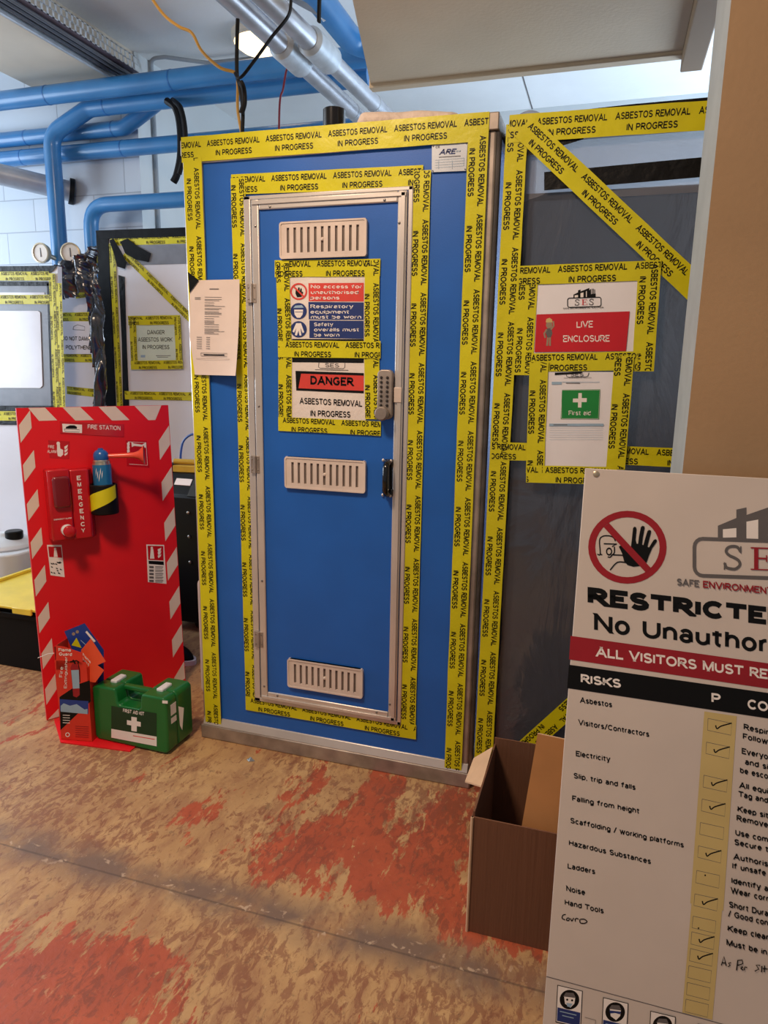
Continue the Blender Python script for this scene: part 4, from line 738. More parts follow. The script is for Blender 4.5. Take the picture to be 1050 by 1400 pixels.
# alarm box
al = MB(); al.fbox(BF, .066, .142, .690, .950, 0, .062, 'alarm_red'); al.prism([BF.p(.142, .686, 0), BF.p(.142, .686, .056), BF.p(.206, .686, .056), BF.p(.226, .686, .030), BF.p(.230, .686, 0)], BF.V*.259, 'alarm_red'); alarm = al.build('alarm_box', FB, bevel=.006)
le = MB(); F = Frame(BF.p(.108, .868, .062), bU, bV); le.prism(rrect(F, .060, .115, .014), F.N*.016, 'lens_red'); le.build('beacon_lens', alarm, bevel=.008, seg=3, label='dark red beacon lens')
bt = MB(); P0 = BF.p(.116, .728, .062); bt.lathe(P0, BF.N, [(.021, 0), (.021, .010), (.015, .012), (.015, .02)], 'white_plastic', 24); rb = bt.build('button_collar', alarm)
bt = MB(); bt.lathe(P0+BF.N*.014, BF.N, [(.013, 0), (.014, .012), (.021, .016), (.021, .030), (.015, .034)], 'alarm_red', 24); bt.build('push_button', alarm)
FE = Frame(BF.p(0, 0, .0567), bU, bV); tx = MB()
def uvtext(mb_, F, t, u, v, cap, m, bold=.03, w=None, n=.0002):
    vs, fs = glyphs(t, bold); x0_ = min(p[0] for p in vs); ww = max(p[0] for p in vs)-x0_; k = cap/_CAP; kx = (w/ww) if w else k
    nv = [mb_.bm.verts.new(F.p(u+(a-x0_)*kx, v+b_*k, n)) for a, b_ in vs]
    for f_ in fs: mb_.face([nv[i] for i in f_], m)
for i, ch in enumerate('EMERGENCY'): uvtext(tx, FE, ch, .166, .905-i*.0245, .0165, 'print_white', .035, .014)
tx.build('alarm_lettering', alarm, solid=1); tx = MB(); F6 = Frame(BF.p(0, 0, .0625), bU, bV); uvtext(tx, F6, 'EMERGENCY ALARM', .075, .768, .005, 'print_white', .03, .060)
tx.build('alarm_caption', alarm, solid=1)
# horn holder and air horn
hc = BF.p(.257, .772, .058); hd = MB(); hd.lathe(hc, bV, [(.046, 0), (.049, .004), (.049, .108), (.046, .112), (.043, .112), (.043, .02)], 'black_rubber', 32); hd.fbox(BF, .225, .290, .785, .875, 0, .03, 'black_rubber'); holder = hd.build('horn_holder', FB)
yl = MB()
def wrap(a, t):
    ang = -2.35+2.5*a; v0_, v1_ = (.010+.052*a**1.2), (.066+.044*a**.8)
    rr = .0496; th_ = ang; return hc + (bU*math.sin(th_+.55)+BF.N*math.cos(th_+.55))*rr + bV*(v0_*(1-t)+min(.11, v1_)*t)
yl.grid(wrap, 24, 4, 'tape_yellow'); yl.build('yellow_band', holder, smooth=80)
AH = root('air_horn', hc+bV*.02, 'red gas air horn with blue head sitting in the black holder on the red board', 'air horn')
ca = MB(); ca.lathe(hc+bV*.02, bV, [(.033, 0), (.033, .165), (.030, .172), (.030, .178), (.020, .188), (.018, .195)], 'can_blue', 28)
for f_ in ca.bm.faces:
    h_ = (f_.calc_center_median()-hc-bV*.02).dot(bV)
    if h_ > .15: f_.material_index = ca.mi('can_metal')
ca.build('gas_can', AH)
ws = MB(); 
for i in range(5):
    ang = .1-i*.16; bz = .135+.012*math.sin(i*2.1)
    ws.prism([hc+bV*(bz+dz)+(bU*math.sin(ang+da-.5)+BF.N*math.cos(ang+da-.5))*.0332 for da, dz in ((0, 0), (.10, .012), (.16, .03), (.05, .018))], BF.N*.0006, 'print_white')
ws.build('can_decoration', AH)
hp = BF.p(.257, .987, .058)
hb_ = MB(); hb_.lathe(hp-bV*.03, bV, [(.014, 0), (.019, .003), (.024, .010), (.0265, .020), (.0275, .029), (.0265, .038), (.023, .046), (.017, .052), (.010, .055), (.009, .060)], 'horn_blue', 24); hb_.build('horn_head', AH)
tr = MB(); hx = (bU*.93+BF.N*.42).normalized(); tr.lathe(hp+hx*.022, hx, [(.008, 0), (.009, .06), (.011, .095), (.017, .112), (.032, .126), (.036, .130), (.034, .130), (.016, .115), (.008, .08)], 'horn_red', 28); tr.build('trumpet', AH)
# ================================================================== EXTINGUISHER CARTON, LEAFLET, FIRST AID KIT
cu = V3((.982, .190, 0)).normalized(); CF = Frame((-.465, -.197, .004), cu, (0, 0, 1)); cw, cdp, ch = .117, .088, .352
EC = root('extinguisher_carton', CF.p(cw/2, 0, -cdp/2), 'opened red fire extinguisher carton standing against the red board', 'carton')
mb = MB(); mb.fbox(CF, 0, cw, 0, ch*.86, -.0015, 0, 'carton_red'); mb.fbox(CF, 0, .0015, 0, ch, -cdp, -.0015, 'carton_red'); mb.fbox(CF, cw-.0015, cw, 0, ch*.80, -cdp, -.0015, 'carton_red'); mb.fbox(CF, 0, cw, 0, ch, -cdp, -cdp+.0015, 'carton_red'); mb.fbox(CF, 0, cw, 0, .002, -cdp, 0, 'carton_red')
cdw = Draw(CF, C8, n=-.0015); mb.prism([cdw.m(*p) for p in ((162, 325), (200, 330), (290, 360), (290, 440), (164, 440))], CF.N*.0015, 'carton_red'); mb.build('carton_body', EC)
d = Draw(CF, C8, n=.0004)
d.poly([(180, 570), (272, 508), (325, 490), (330, 590), (185, 728)], 'print_black'); d.poly([(180, 580), (318, 590), (318, 650), (182, 635)], 'leaf_blue'); d.poly([(186, 612), (200, 600), (230, 612), (262, 604), (300, 630), (314, 626), (314, 652), (186, 640)], 'print_lightblue')
d.text('Flame', 176, 352, 236, 354, 16, 'print_white', .03, lean=-.1); d.text('Guard', 178, 372, 240, 374, 16, 'print_white', .03)
d.poly([(233, 430), (240, 412), (262, 410), (272, 430), (277, 560), (262, 572), (246, 566)], 'print_dark_red'); d.poly([(236, 442), (272, 440), (276, 528), (244, 530)], 'print_lightblue'); d.line([(230, 402), (262, 396), (274, 404)], 6, 'print_black'); d.line([(244, 392), (256, 412)], 7, 'print_black'); d.line([(268, 404), (276, 440), (278, 500)], 4, 'print_black')
for i in range(4): d.quad(196, 655+i*12, 230, 658+i*12, 'print_white', .05)
d.ring(219, 750, 7, 11, 'print_white', 1, 16)
for i in range(6): d.quad(256, 708+i*10, 320, 710+i*10, 'print_dark_red', .06)
# upright "Fire Extinguisher"
for t, xx, y0_, y1_, cp in (('Fire', 195, 475, 425, 18), ('Extinguisher', 215, 528, 378, 15)):
    vs, fs = glyphs(t, .0); ww = width(t); nv = [d.mb.bm.verts.new(d.m(xx+4*(a/ww)-b_/_CAP*cp*.9, y0_+(y1_-y0_)*a/ww)) for a, b_ in vs]
    for f_ in fs: d.mb.face([nv[i] for i in f_], 'print_white')
d.build('printing', EC)
CF2 = Frame(CF.p(0, 0, .012), cu, (0, .12, 1)); d2 = Draw(CF2, C8, n=0); mb = MB(); mb.prism([d2.m(*p) for p in ((284, 345), (330, 290), (402, 400), (362, 418), (394, 442), (352, 500), (300, 494), (278, 430))], CF2.N*.001, 'carton_orange'); fp = mb.build('carton_flap', EC)
d2 = Draw(CF2, C8, n=.0016); d2.text('Flame', 292, 372, 330, 412, 15, 'print_white', .03); d2.text('Guard', 286, 386, 322, 424, 15, 'print_white', .03); d2.build('flap_lettering', fp)
mb = MB(); mb.tube([CF.p(.0, .325, -.01), CF.p(-.02, .327, .004), CF.p(-.055, .312, .01)], .0012, 'white_plastic', 6); mb.build('plastic_tie', EC)
FLf = Frame(CF.p(0, 0, -.045), cu, (0, .1, 1)); d3 = Draw(FLf, C8, n=0); mb = MB(); mb.prism([d3.m(*p) for p in ((203, 256), (300, 217), (392, 345), (392, 520), (260, 520), (235, 330))], FLf.N*.0008, 'leaf_blue'); lf = mb.build('leaflet', label='blue leaflet poking out of the red extinguisher carton', cat='leaflet')
d3 = Draw(FLf, C8, n=.0014); d3.poly([(238, 322), (262, 286), (286, 335)], 'tape_yellow')
for p in ((248, 268), (266, 258)): d3.disc(*p, 8, 'print_flesh', k=10)
d3.line([(308, 256), (350, 305)], 10, 'print_white'); d3.quad(282, 296, 320, 300, 'print_lightblue', .9); d3.build('printing', lf)
# first aid kit
kF = Frame((-.355, -.152, .004), (1, -.02, 0), (0, 0, 1)); kw, kd, kh = .310, .150, .208
KT = root('first_aid_kit', kF.p(kw/2, 0, -kd/2), 'green plastic first aid box with white cross standing by the red carton', 'first aid kit')
n0, n1 = .102, .206; fy = .148
prof = [(0, .012), (.012, 0), (kw-.012, 0), (kw, .012), (kw, kh-.012), (kw-.012, kh), (n1+.006, kh), (n1, kh-.01), (n1-.004, fy+.01), (n1-.014, fy), (n0+.014, fy), (n0+.004, fy+.01), (n0, kh-.01), (n0-.006, kh), (.012, kh), (0, kh-.012)]
mb = MB(); mb.prism([kF.p(u, v, -.058) for u, v in prof], kF.N*.058, 'kit_green'); mb.build('case_front', KT, bevel=.007, seg=3)
mb = MB(); mb.prism([kF.p(u, v, -kd) for u, v in prof], kF.N*(kd-.060), 'kit_green'); mb.build('case_back', KT, bevel=.007, seg=3)
mb = MB(); mb.fbox(kF, .012, kw-.012, .012, fy-.002, -.062, -.056, 'kit_dark'); mb.build('case_joint', KT)
mb = MB(); mb.fbox(kF, n0-.004, n1+.004, kh-.022, kh-.004, -.068, -.044, 'kit_green'); mb.build('carry_handle', KT, bevel=.006, seg=3)
for uu in (.060, .254):
    mb = MB(); mb.fbox(kF, uu-.013, uu+.013, kh-.006, kh+.009, -.098, -.040, 'white_plastic'); mb.build('latch', KT, bevel=.004, label='white latch')
kd_ = Draw(kF, C8, n=.0005)
kd_.poly([(428, 612), (645, 648), (645, 806), (428, 766)], 'kit_dark'); kd_.poly([(428, 722), (645, 760), (645, 806), (428, 764)], 'print_white'); kd_.text('FIRST AID KIT', 484, 643, 585, 660, 18, 'print_white', .025)
kd_.poly([(524, 664), (550, 668), (550, 686), (569, 690), (569, 712), (550, 709), (550, 736), (524, 732), (524, 706), (503, 702), (503, 680), (524, 684)], 'print_white'); kd_.quad(532, 753, 636, 757, 'print_salmon', .17)
kd_.quad(672, 586, 698, 600, 'print_white', .08); kd_.build('front_label', KT)
sF = Frame(kF.p(kw+.0005, 0, 0), -kF.N, (0, 0, 1)); mb = MB(); mb.fbox(sF, .022, .052, .135, .175, 0, .0008, 'print_white'); mb.fbox(sF, .022, .052, .105, .125, 0, .0008, 'print_white'); mb.prism([sF.p(.066, .150, 0), sF.p(.088, .135, .006), sF.p(.076, .055, .004), sF.p(.070, .075, 0)], sF.N*.0008, 'print_white'); mb.build('side_sticker', KT)
# small foil scrap on the floor
fo = MB(); c0 = Z(342, 1040, 0); fo.poly([c0+V3((-.014, 0, .001)), c0+V3((.0, -.008, .001)), c0+V3((.002, .002, .014))], 'foil_silver'); fo.poly([c0+V3((.0, -.008, .001)), c0+V3((.017, .002, .001)), c0+V3((.002, .002, .014))], 'foil_silver'); fo.poly([c0+V3((.017, .002, .001)), c0+V3((-.014, 0, .001)), c0+V3((.002, .002, .014))], 'foil_silver'); fo.build('foil_scrap', label='small shiny foil scrap on the floor before the blue cabin', cat='litter')
# ================================================================== BEHIND THE FIRE BOARD
TB = root('storage_tote', (-1.02, .45, 0), 'black storage crate with a yellow lid behind the red board', 'crate')
mb = MB(); mb.prism([(-1.38, .235, 0), (-.74, .235, 0), (-.74, .67, 0), (-1.38, .67, 0)], (0, 0, .285), 'tote_black'); mb.box(-1.395, -.725, .222, .685, .235, .262, 'tote_black'); mb.build('crate_body', TB, bevel=.006)
mb = MB(); mb.box(-1.405, -.715, .205, .70, .285, .298, 'lid_yellow'); lid = mb.build('lid', TB, bevel=.004, label='yellow lid')
mb = MB()
for q in ((-1.405, -1.385, .205, .70), (-1.405, -.715, .68, .70), (-.735, -.715, .205, .70)): mb.box(*q, .298, .312, 'lid_yellow')
for xx in (-1.30, -1.05, -.85): mb.box(xx, xx+.10, .195, .206, .272, .300, 'lid_yellow')
mb.build('lid_rim', lid, bevel=.003)
JC = root('jerrycan', (-1.72, .80, 0), 'milky plastic drum with black screw cap behind the yellow lidded crate', 'drum')
mb = MB(); F = Frame((-1.72, .82, 0), (1, 0, 0), (0, 1, 0)); jr = rrect(F, .40, .34, .09); mb.prism([p+V3((0, 0, .0)) for p in jr], (0, 0, .36), 'milky_plastic'); mb.lathe((-1.72, .82, .36), (0, 0, 1), [(.16, 0), (.155, .02), (.11, .045), (.045, .058), (.032, .075)], 'milky_plastic', 28); mb.build('drum_body', JC, bevel=.02, seg=3)
mb = MB(); cc = Y(18, 716, .82); mb.lathe((cc.x, .82, .405), (0, 0, 1), [(.04, 0), (.044, .008), (.044, .04), (.038, .045)], 'black_plastic', 24); mb.build('screw_cap', JC)
VM = root('black_machine', (-.44, 1.05, 0), 'black wheeled air machine with sloping top between red board and cabin', 'machine')
mb = MB(); mb.prism([(-.82, .86, .05), (-.82, .86, .70), (-.82, .95, .80), (-.82, 1.30, .80), (-.82, 1.30, .05)], (.76, 0, 0), 'black_plastic'); mb.build('casing', VM, bevel=.01)
mb = MB(); mb.prism([(-.60, .858, .70), (-.52, .858, .70), (-.52, .93, .780), (-.60, .93, .780)], (0, -.004, .004), 'black_shiny'); mb.tube([(-.50, .85, .70), (-.47, .83, .66), (-.42, .83, .60)], .016, 'black_plastic', 10); mb.build('front_grip', VM)
mb = MB(); mb.prism([(-.70, .90, .7455), (-.61, .90, .7455), (-.61, .925, .7735), (-.70, .925, .7735)], (0, -.002, .002), 'print_white'); mb.build('white_label', VM)
for z_ in (.62, .5, .37): MB().lathe((-.60, .86, z_), (0, -1, 0), [(.008, 0), (.008, .004), (.004, .007)], 'knob_grey', 10).build('bolt', VM)
for x_ in (-.58, -.14):
    for y_ in (.93, 1.22): MB().lathe((x_-.02, y_, .05), (1, 0, 0), [(.05, 0), (.05, .04)], 'black_rubber', 20).build('castor', VM)
mb = MB(); mb.prism([(-.74, .95, .80), (-.54, .97, .80), (-.54, 1.10, .80), (-.70, 1.08, .80)], (0, 0, .035), 'yellow_tool'); mb.tube([(-.75, .98, .850), (-.55, 1.0, .850)], .014, 'yellow_tool', 10); mb.build('spirit_level', label='yellow hand tool lying on the black machine', cat='tool', bevel=.004)
mb = MB(); mb.box(-.80, -.745, .955, 1.04, .80, .835, 'black_rubber'); mb.tube([(-.79, .94, .850), (-.745, .945, .850)], .014, 'black_rubber', 10); mb.build('tool_case', label='small black clip pieces on the black machine beside yellow tool', cat='tool', bevel=.004)
mb = MB(); mb.tube(smooth_line([V3((Y(247, 622, 1.12).x, 1.12, .802)), Y(247, 622, 1.12), Y(250, 605, 1.12), Y(258, 596, 1.12), Y(268, 594, 1.12), Y(280, 602, 1.12), Y(285, 640, 1.12)]), .006, 'blue_cable', 8); mb.build('blue_cable', label='thin blue cable looping up behind the black machine', cat='cable')
WC = MB(); wx = Y(271, 870, .28).x; F = Frame((wx, .28, 0), (1, 0, 0), (0, 0, 1)); WC.prism(rrect(F, .15, .50, .03, 0, .075, .25), (0, .10, 0), 'white_plastic'); WC.build('white_container', bevel=.012, seg=3, label='white plastic container standing beside the cabin, mostly hidden', cat='container')
sh = root('sneaker', (-.45, .60, 0), 'black and white sports shoe on the floor behind the red board', 'shoe')
F = Frame((-.50, .545, 0), (1, -.15, 0), (0, 0, 1)); mb = MB()
mb.grid(lambda a, t: F.p(-.12+.24*a, max(.012, .012+(.10-.055*a)*math.sin(math.pi*t)**.8*(1-(abs(2*a-1))**5)), 0)+F.N*(.042*math.cos(math.pi*t)*(1-abs(2*a-1)**4)), 20, 12, 'black_rubber'); mb.build('upper', sh, smooth=80)
mb = MB(); mb.prism([F.p(-.125+.25*i/16, .0, 0)+F.N*(.047*math.sqrt(max(.02, 1-abs(2*i/16-1)**3))) for i in range(17)]+[F.p(-.125+.25*i/16, .0, 0)-F.N*(.047*math.sqrt(max(.02, 1-abs(2*i/16-1)**3))) for i in range(16, -1, -1)], (0, 0, .022), 'shoe_white'); mb.build('sole', sh)
mb = MB()
for k_ in (.30, .5, .68): mb.tube([F.p(-.12+.24*k_+.03*math.cos(math.pi*t/8), .014+(.102-.055*k_)*math.sin(math.pi*t/8)**.8, 0)+F.N*(.044*math.cos(math.pi*t/8)) for t in range(9)], .010, 'shoe_white', 8)
mb.build('stripe', sh)
# ================================================================== LEFT HAND POLYTHENE ENCLOSURE
C4 = (0, 300, 1/3); FR = FY(1.5)
RP = root('white_partition', (-.85, 1.5, 0), 'white sheeted partition with black tape edge directly left of the blue cabin', 'partition', 'partitions of the far enclosure')
def slab(pts, crop, m, parent, name, F=FR, n=0, t=.03, zfloor=True, **k):
    d_ = Draw(F, crop, n=n); mb_ = MB(); 
    q_ = [d_.m(*p) for p in pts]
    for v in q_: v.z = max(v.z, .004)
    mb_.prism(q_, -F.N*t, m); return mb_.build(name, parent, **k)
a_ = Y(137, 318, 1.5)
mb = MB(); mb.box(a_.x+.02, -.12, 1.502, 1.54, 0, a_.z-.02, 'board_white'); mb.build('white_sheet', RP)
slab([(395, 46), (1300, 14), (1300, 52), (440, 80), (400, 80)], C4, 'black_polythene', RP, 'black_edging', n=.006, t=.05)
slab([(396, 50), (446, 78), (520, 1700), (470, 1700)], C4, 'black_polythene', RP, 'black_edging', n=.005, t=.04)
black_tape(RP, FR, [(486, 228), (512, 236), (520, 500), (536, 900), (508, 900), (500, 500)], C4, n=.001)
slab([(518, 108), (1200, 90), (1200, 170), (520, 188)], C4, 'frame_grey', RP, 'grey_top_sheet', n=.0015, t=.001)
tape(RP, FR, (455, 88), (1000, 72), .052, .0, .003, C4); tape(RP, FR, (460, 100), (500, 900), .042, .3, .003, C4); tape(RP, FR, (512, 140), (830, 452), .046, .15, .004, C4); tape(RP, FR, (513, 721), (1000, 730), .048, .85, .003, C4)
dk = MB()
for pts in ([(455, 88), (472, 80), (500, 130), (528, 178), (520, 205), (490, 195), (478, 150)], [(498, 92), (528, 80), (570, 112), (622, 140), (612, 176), (560, 165), (520, 140)]):
    dq = Draw(FR, C4, n=.006); dk.prism([dq.m(p[0], p[1], .012*random.random()) for p in pts], FR.N*.002, 'black_polythene')
dk.build('torn_black_tape', RP)
DN = root('danger_work_notice', Y(213, 470, 1.49), 'pale green DANGER notice framed by tape on the far white partition', 'notice')
FDn = FY(1.492); paper('sheet', DN, FDn, [(550, 425), (725, 425), (730, 588), (558, 588)], C4, 'paper_green', nu=6, nv=6, amp=.0005)
d = Draw(FDn, C4, n=.001); d.text('DANGER', 605, 471, 676, 471, 17, 'print_black', .0); d.text('ASBESTOS WORK', 566, 501, 708, 501, 17, 'print_black', .0); d.text(P2, 585, 532, 695, 532, 17, 'print_black', .0)
d.quad(578, 556, 596, 566, 'print_lightblue'); d.quad(640, 558, 700, 560, 'print_grey'); d.quad(645, 564, 690, 566, 'print_grey'); d.build('printing', DN)
tape(DN, FDn, (527, 415), (741, 412), .052, .45, .003, C4); tape(DN, FDn, (544, 400), (553, 615), .046, .5, .0024, C4); tape(DN, FDn, (728, 398), (738, 612), .042, .3, .0036, C4); tape(DN, FDn, (538, 598), (752, 595), .050, .92, .0042, C4)
# middle return panel
FM = FY(1.36)
MP = root('middle_partition', (-1.5, 1.38, 0), 'narrow clear wrapped panel between black foil and the window partition', 'partition', 'partitions of the far enclosure')
slab([(240, 290), (388, 275), (440, 1700), (290, 1700)], C4, 'board_white', MP, 'white_sheet', FM)
tape(MP, FM, (244, 401), (376, 399), .050, .5, .002, C4); tape(MP, FM, (246, 566), (392, 568), .052, .3, .002, C4); tape(MP, FM, (275, 700), (430, 716), .046, .3, .002, C4); tape(MP, FM, (310, 306), (362, 300), .05, .3, .002, C4)
DD = root('do_not_damage_notice', Y(105, 460, 1.35), 'white DO NOT DAMAGE notice half covered by black foil', 'notice')
FD2 = FY(1.354); paper('sheet', DD, FD2, [(256, 418), (385, 418), (390, 552), (258, 552)], C4, 'paper_white', nu=6, nv=6, amp=.0005)
d = Draw(FD2, C4, n=.001); d.text('DO NOT DAMAGE', 256, 496, 382, 498, 17, 'print_black', .012, vis='DO NOT DAMAG'); d.text('POLYTHENE', 270, 533, 375, 534, 17, 'print_black', .012); d.line([(300, 452), (302, 440), (318, 432), (334, 436), (348, 440), (348, 454), (300, 452)], 2, 'print_grey'); d.build('printing', DD)
# window panel
FW = FY(1.1)
WP = root('window_partition', (-1.8, 1.12, 0), 'grey framed partition with a white viewing panel at the left edge', 'partition', 'partitions of the far enclosure')
slab([(-400, 192), (236, 192), (296, 1900), (-400, 1900)], C4, 'board_white', WP, 'white_sheet', FW)
slab([(-400, 272), (202, 272), (220, 765), (-400, 760)], C4, 'frame_grey', WP, 'grey_frame', FW, n=.004, t=.004)
pn = Draw(FW, C4, n=.006); mb = MB(); mb.prism([pn.m(*p) for p in ((-400, 376), (160, 375), (170, 382), (180, 682), (170, 692), (-400, 690))], FW.N*.003, 'pane_white'); mb.build('viewing_panel', WP, bevel=.001)
slab([(-400, 300), (186, 300), (186, 312), (-400, 312)], C4, 'pane_white', WP, 'white_strip', FW, n=.006, t=.002)
for p in ([(-400, 196), (240, 190), (215, 216), (-400, 218)], [(-400, 252), (204, 256), (204, 273), (-400, 272)], [(196, 262), (207, 262), (226, 770), (214, 770)], [(-400, 762), (228, 764), (229, 786), (-400, 785)], [(-400, 824), (231, 826), (232, 842), (-400, 842)]): black_tape(WP, FW, p, C4, n=.007)
tape(WP, FW, (-300, 234), (206, 233), .046, .35, .008, C4); tape(WP, FW, (-300, 329), (206, 329), .048, .35, .0075, C4); tape(WP, FW, (218, 222), (240, 900), .040, .1, .009, C4); tape(WP, FW, (246, 262), (266, 900), .038, .6, .0095, C4); tape(WP, FW, (-300, 805), (231, 806), .052, .1, .008, C4)
# crumpled black foil draped at the joint
fp_ = [(212, 196), (300, 172), (345, 152), (404, 110), (424, 250), (450, 520), (500, 1750), (440, 1750), (388, 560), (372, 420), (366, 300), (320, 318), (278, 334), (256, 268), (236, 214)]
def inside(x, y):
    r_ = False; j = len(fp_)-1
    for i in range(len(fp_)):
        (xi, yi), (xj, yj) = fp_[i], fp_[j]
        if (yi > y) != (yj > y) and x < (xj-xi)*(y-yi)/(yj-yi)+xi: r_ = not r_
        j = i
    return r_
FC = FY(1.30); df = Draw(FC, C4, n=0); mb = MB()
def crump(a, t):
    x, y = 205+300*a, 110+1640*t; g_ = min(1, max(0, (y-150)/250)); dx_ = x-y*.06
    fold = abs(noise.noise(V3((dx_*.020, y*.0035+.6, 2))))*.08+abs(noise.noise(V3((dx_*.048+y*.012*(1-g_), y*.010, 7))))*.035+abs(noise.noise(V3((dx_*.03-y*.02, y*.03, 9))))*.03*(1-g_)
    P_ = df.m(x, y, fold); P_.z = max(P_.z, .003); return P_
mb.grid(crump, 90, 340, 'black_foil', keep=lambda a, t: inside(205+300*a, 110+1640*t)); mb.build('black_foil', label='crumpled shiny black foil draped between the two far partitions', cat='plastic sheet', smooth=50)
# ================================================================== PIPES AND CABLES
def pipe(name, pts, r, m, label, R=.12, joints=(), jm='pipe_joint', group=None, cat='pipe', fil=True):
    P_ = fillet(pts, R) if fil else pts; t = root(name, sum((V3(p) for p in pts), V3())/len(pts), label, cat, group)
    MB().tube(P_, r, m, 20).build('pipe_run', t, smooth=60)
    for (a, b_, s_) in joints:
        c_ = V3(a).lerp(V3(b_), s_); dr = (V3(b_)-V3(a)).normalized(); MB().tube([c_-dr*.004, c_+dr*.004], r*1.03, jm, 20).build('joint_band', t)
    return t
PB = 'blue service pipes'
p0, p1 = Y(-40, 143, 1.5), Y(505, 86, 1.5); p1.z = p0.z; PAZ = p0.z; p0.x -= 1.2; pipe('blue_pipe', [p0, p1], .049, 'pipe_blue', 'thick blue pipe running across below the ceiling, highest', joints=[(p0, p1, .48), (p0, p1, .70)], group=PB)
q0, q1, q2 = Y(505, 100, 1.62), Y(122, 148, 1.62), Y(70, 184, 1.62); q0.z = q1.z; vz = [q2, V3((q2.x, 1.62, .02))]; PBX = q2.x; PEX = Y(122, 270, 1.66).x
pipe('blue_pipe', [q0, q1, vz[0], vz[1]], .047, 'pipe_blue', 'blue pipe that bends down in front of the blockwork at left', R=.12, joints=[(q0, q1, .93), (vz[0], vz[1], .33)], group=PB)
a1, a2, a3 = Y(-40, 192, 1.74), Y(170, 175, 1.74), Y(212, 142, 1.74); a1.z = a2.z; a1.x -= 1.2; pipe('blue_pipe', [a1, a2, a3, a3+V3((.10, .0, .10))], .043, 'pipe_blue', 'blue pipe at upper left that turns upward at its right end', R=.10, joints=[(a1, a2, .70), (a1, a2, .97)], group=PB)
a1, a2 = Y(-40, 222, 1.74), Y(500, 160, 1.74); a2.z = a1.z; a1.x -= 1.2; pipe('blue_pipe', [a1, a2], .045, 'pipe_blue', 'straight blue pipe running behind the top of the cabin', joints=[(a1, a2, .42), (a1, a2, .61)], group=PB)
a1 = Y(420, 262, 1.66); a2 = Y(122, 270, 1.66); a2.z = a1.z; a3 = V3((a2.x, 1.66, .02)); pipe('blue_pipe', [a1, a2, a3], .043, 'pipe_blue', 'lower blue pipe with an elbow dropping behind the black framed partition', R=.13, joints=[(a2, a3, .18)], group=PB)
a2 = Z(492, 70, 2.80); pipe('blue_pipe', [V3((a2.x, -.8, 2.80)), V3((a2.x, 1.36, 2.80)), V3((a2.x+.16, 1.40, 2.78))], .056, 'pipe_blue', 'blue pipe running towards the viewer beside the beige bulkhead', R=.12, group=PB)
fl0, fl1 = Y(-60, 224, 1.36), Y(98, 262, 1.79); FLU = pipe('flue_pipe', [fl0, fl1], .060, 'flue_grey', 'grey metal flue pipe entering the blockwork at left', cat='pipe'); fdir = (fl1-fl0).normalized(); MB().tube([fl1-fdir*.014, fl1+fdir*.012], .076, 'black_rubber', 24).build('rubber_collar', FLU, label='black rubber collar')
SG_ = 'silver insulated pipes'
for (pa, pb_, sa, sb_, lb) in (((319, 0), (494, 163), (381, 61), (409, 87), 'left silver lagged pipe running over the blue cabin'), ((367, 0), (522, 152), (425, 55), (452, 82), 'right silver lagged pipe running over the blue cabin')):
    a_, b_ = Z(*pa, 2.52), Z(*pb_, 2.52); t = root('silver_pipe', ((a_.x+b_.x)/2, .5, 2.52), lb, 'pipe', SG_)
    dv = (b_-a_).normalized(); far = b_+dv*1.2; s0_ = a_+dv*(Z(*sa, 2.52)-a_).dot(dv); s1_ = a_+dv*(Z(*sb_, 2.52)-a_).dot(dv)
    MB().tube([a_-dv*1.2, s0_], .0375, 'pipe_silver', 24).build('lagged_run', t, smooth=60); MB().tube([s1_, far], .036, 'pipe_silver', 24).build('lagged_run', t, smooth=60)
    MB().tube([s0_-dv*.014, s0_+dv*.004, s1_, s1_+dv*.004], [.040, .052, .052, .038], 'galvanised', 24).build('sleeve', t, smooth=30)
    c_ = a_.lerp(b_, .9); MB().tube([c_-dv*.003, c_+dv*.003], .0372, 'galvanised', 24).build('band', t)
# cable tray
CT = root('cable_tray', (-1.38, 1.0, 2.9), 'perforated galvanised cable tray hung along the ceiling beam', 'cable tray')
t0, t1 = Z(45, -20, 2.93), Z(212, 98, 2.93); x_ = (t0.x+t1.x)/2
L_ = MB(); xa = -1.30; ys, ye = -1.4, 1.62
def strip(mb_, x, z0, z1, y0_, y1_, m='galvanised'):
    hgt = z1-z0
    for zz in (z0, z0+hgt*.47, z1-hgt*.06): mb_.box(x-.001, x+.001, y0_, y1_, zz, zz+hgt*.06, m)
    n_ = int((y1_-y0_)/.036)
    for i in range(n_):
        y_ = y0_+i*.036
        mb_.prism([(x-.001, y_, z0), (x-.001, y_+.014, z0), (x-.001, y_+.014, z0+hgt*.5), (x-.001, y_, z0+hgt*.5)], (.002, 0, 0), m); mb_.prism([(x-.001, y_+.018, z0+hgt*.5), (x-.001, y_+.032, z0+hgt*.5), (x-.001, y_+.032, z1), (x-.001, y_+.018, z1)], (.002, 0, 0), m)
strip(L_, xa, 2.905, 2.975, ys, ye); L_.build('perforated_side', CT)
L_ = MB(); strip(L_, -1.455, 2.885, 2.935, ys, ye); L_.box(-1.457, -1.44, ys, ye, 2.872, 2.886, 'galvanised'); L_.box(-1.458, -1.455, ys, ye, 2.872, 2.905, 'galvanised'); L_.build('perforated_side', CT)
MB().box(-1.45, -1.303, ys, ye, 2.905, 2.909, 'tray_dark').build('tray_base', CT)
for k_, xx in enumerate((-1.42, -1.38, -1.345)):
    MB().tube([(xx, ys, 2.895), (xx+.004, .5, 2.893), (xx, ye, 2.895)], .009, 'cable_grey', 10).build('power_cable', label=('black cable along the tray nearest the beam', 'black cable along the middle of the tray', 'black cable along the tray nearest the lamp')[k_], cat='cable', group='cables along the tray')
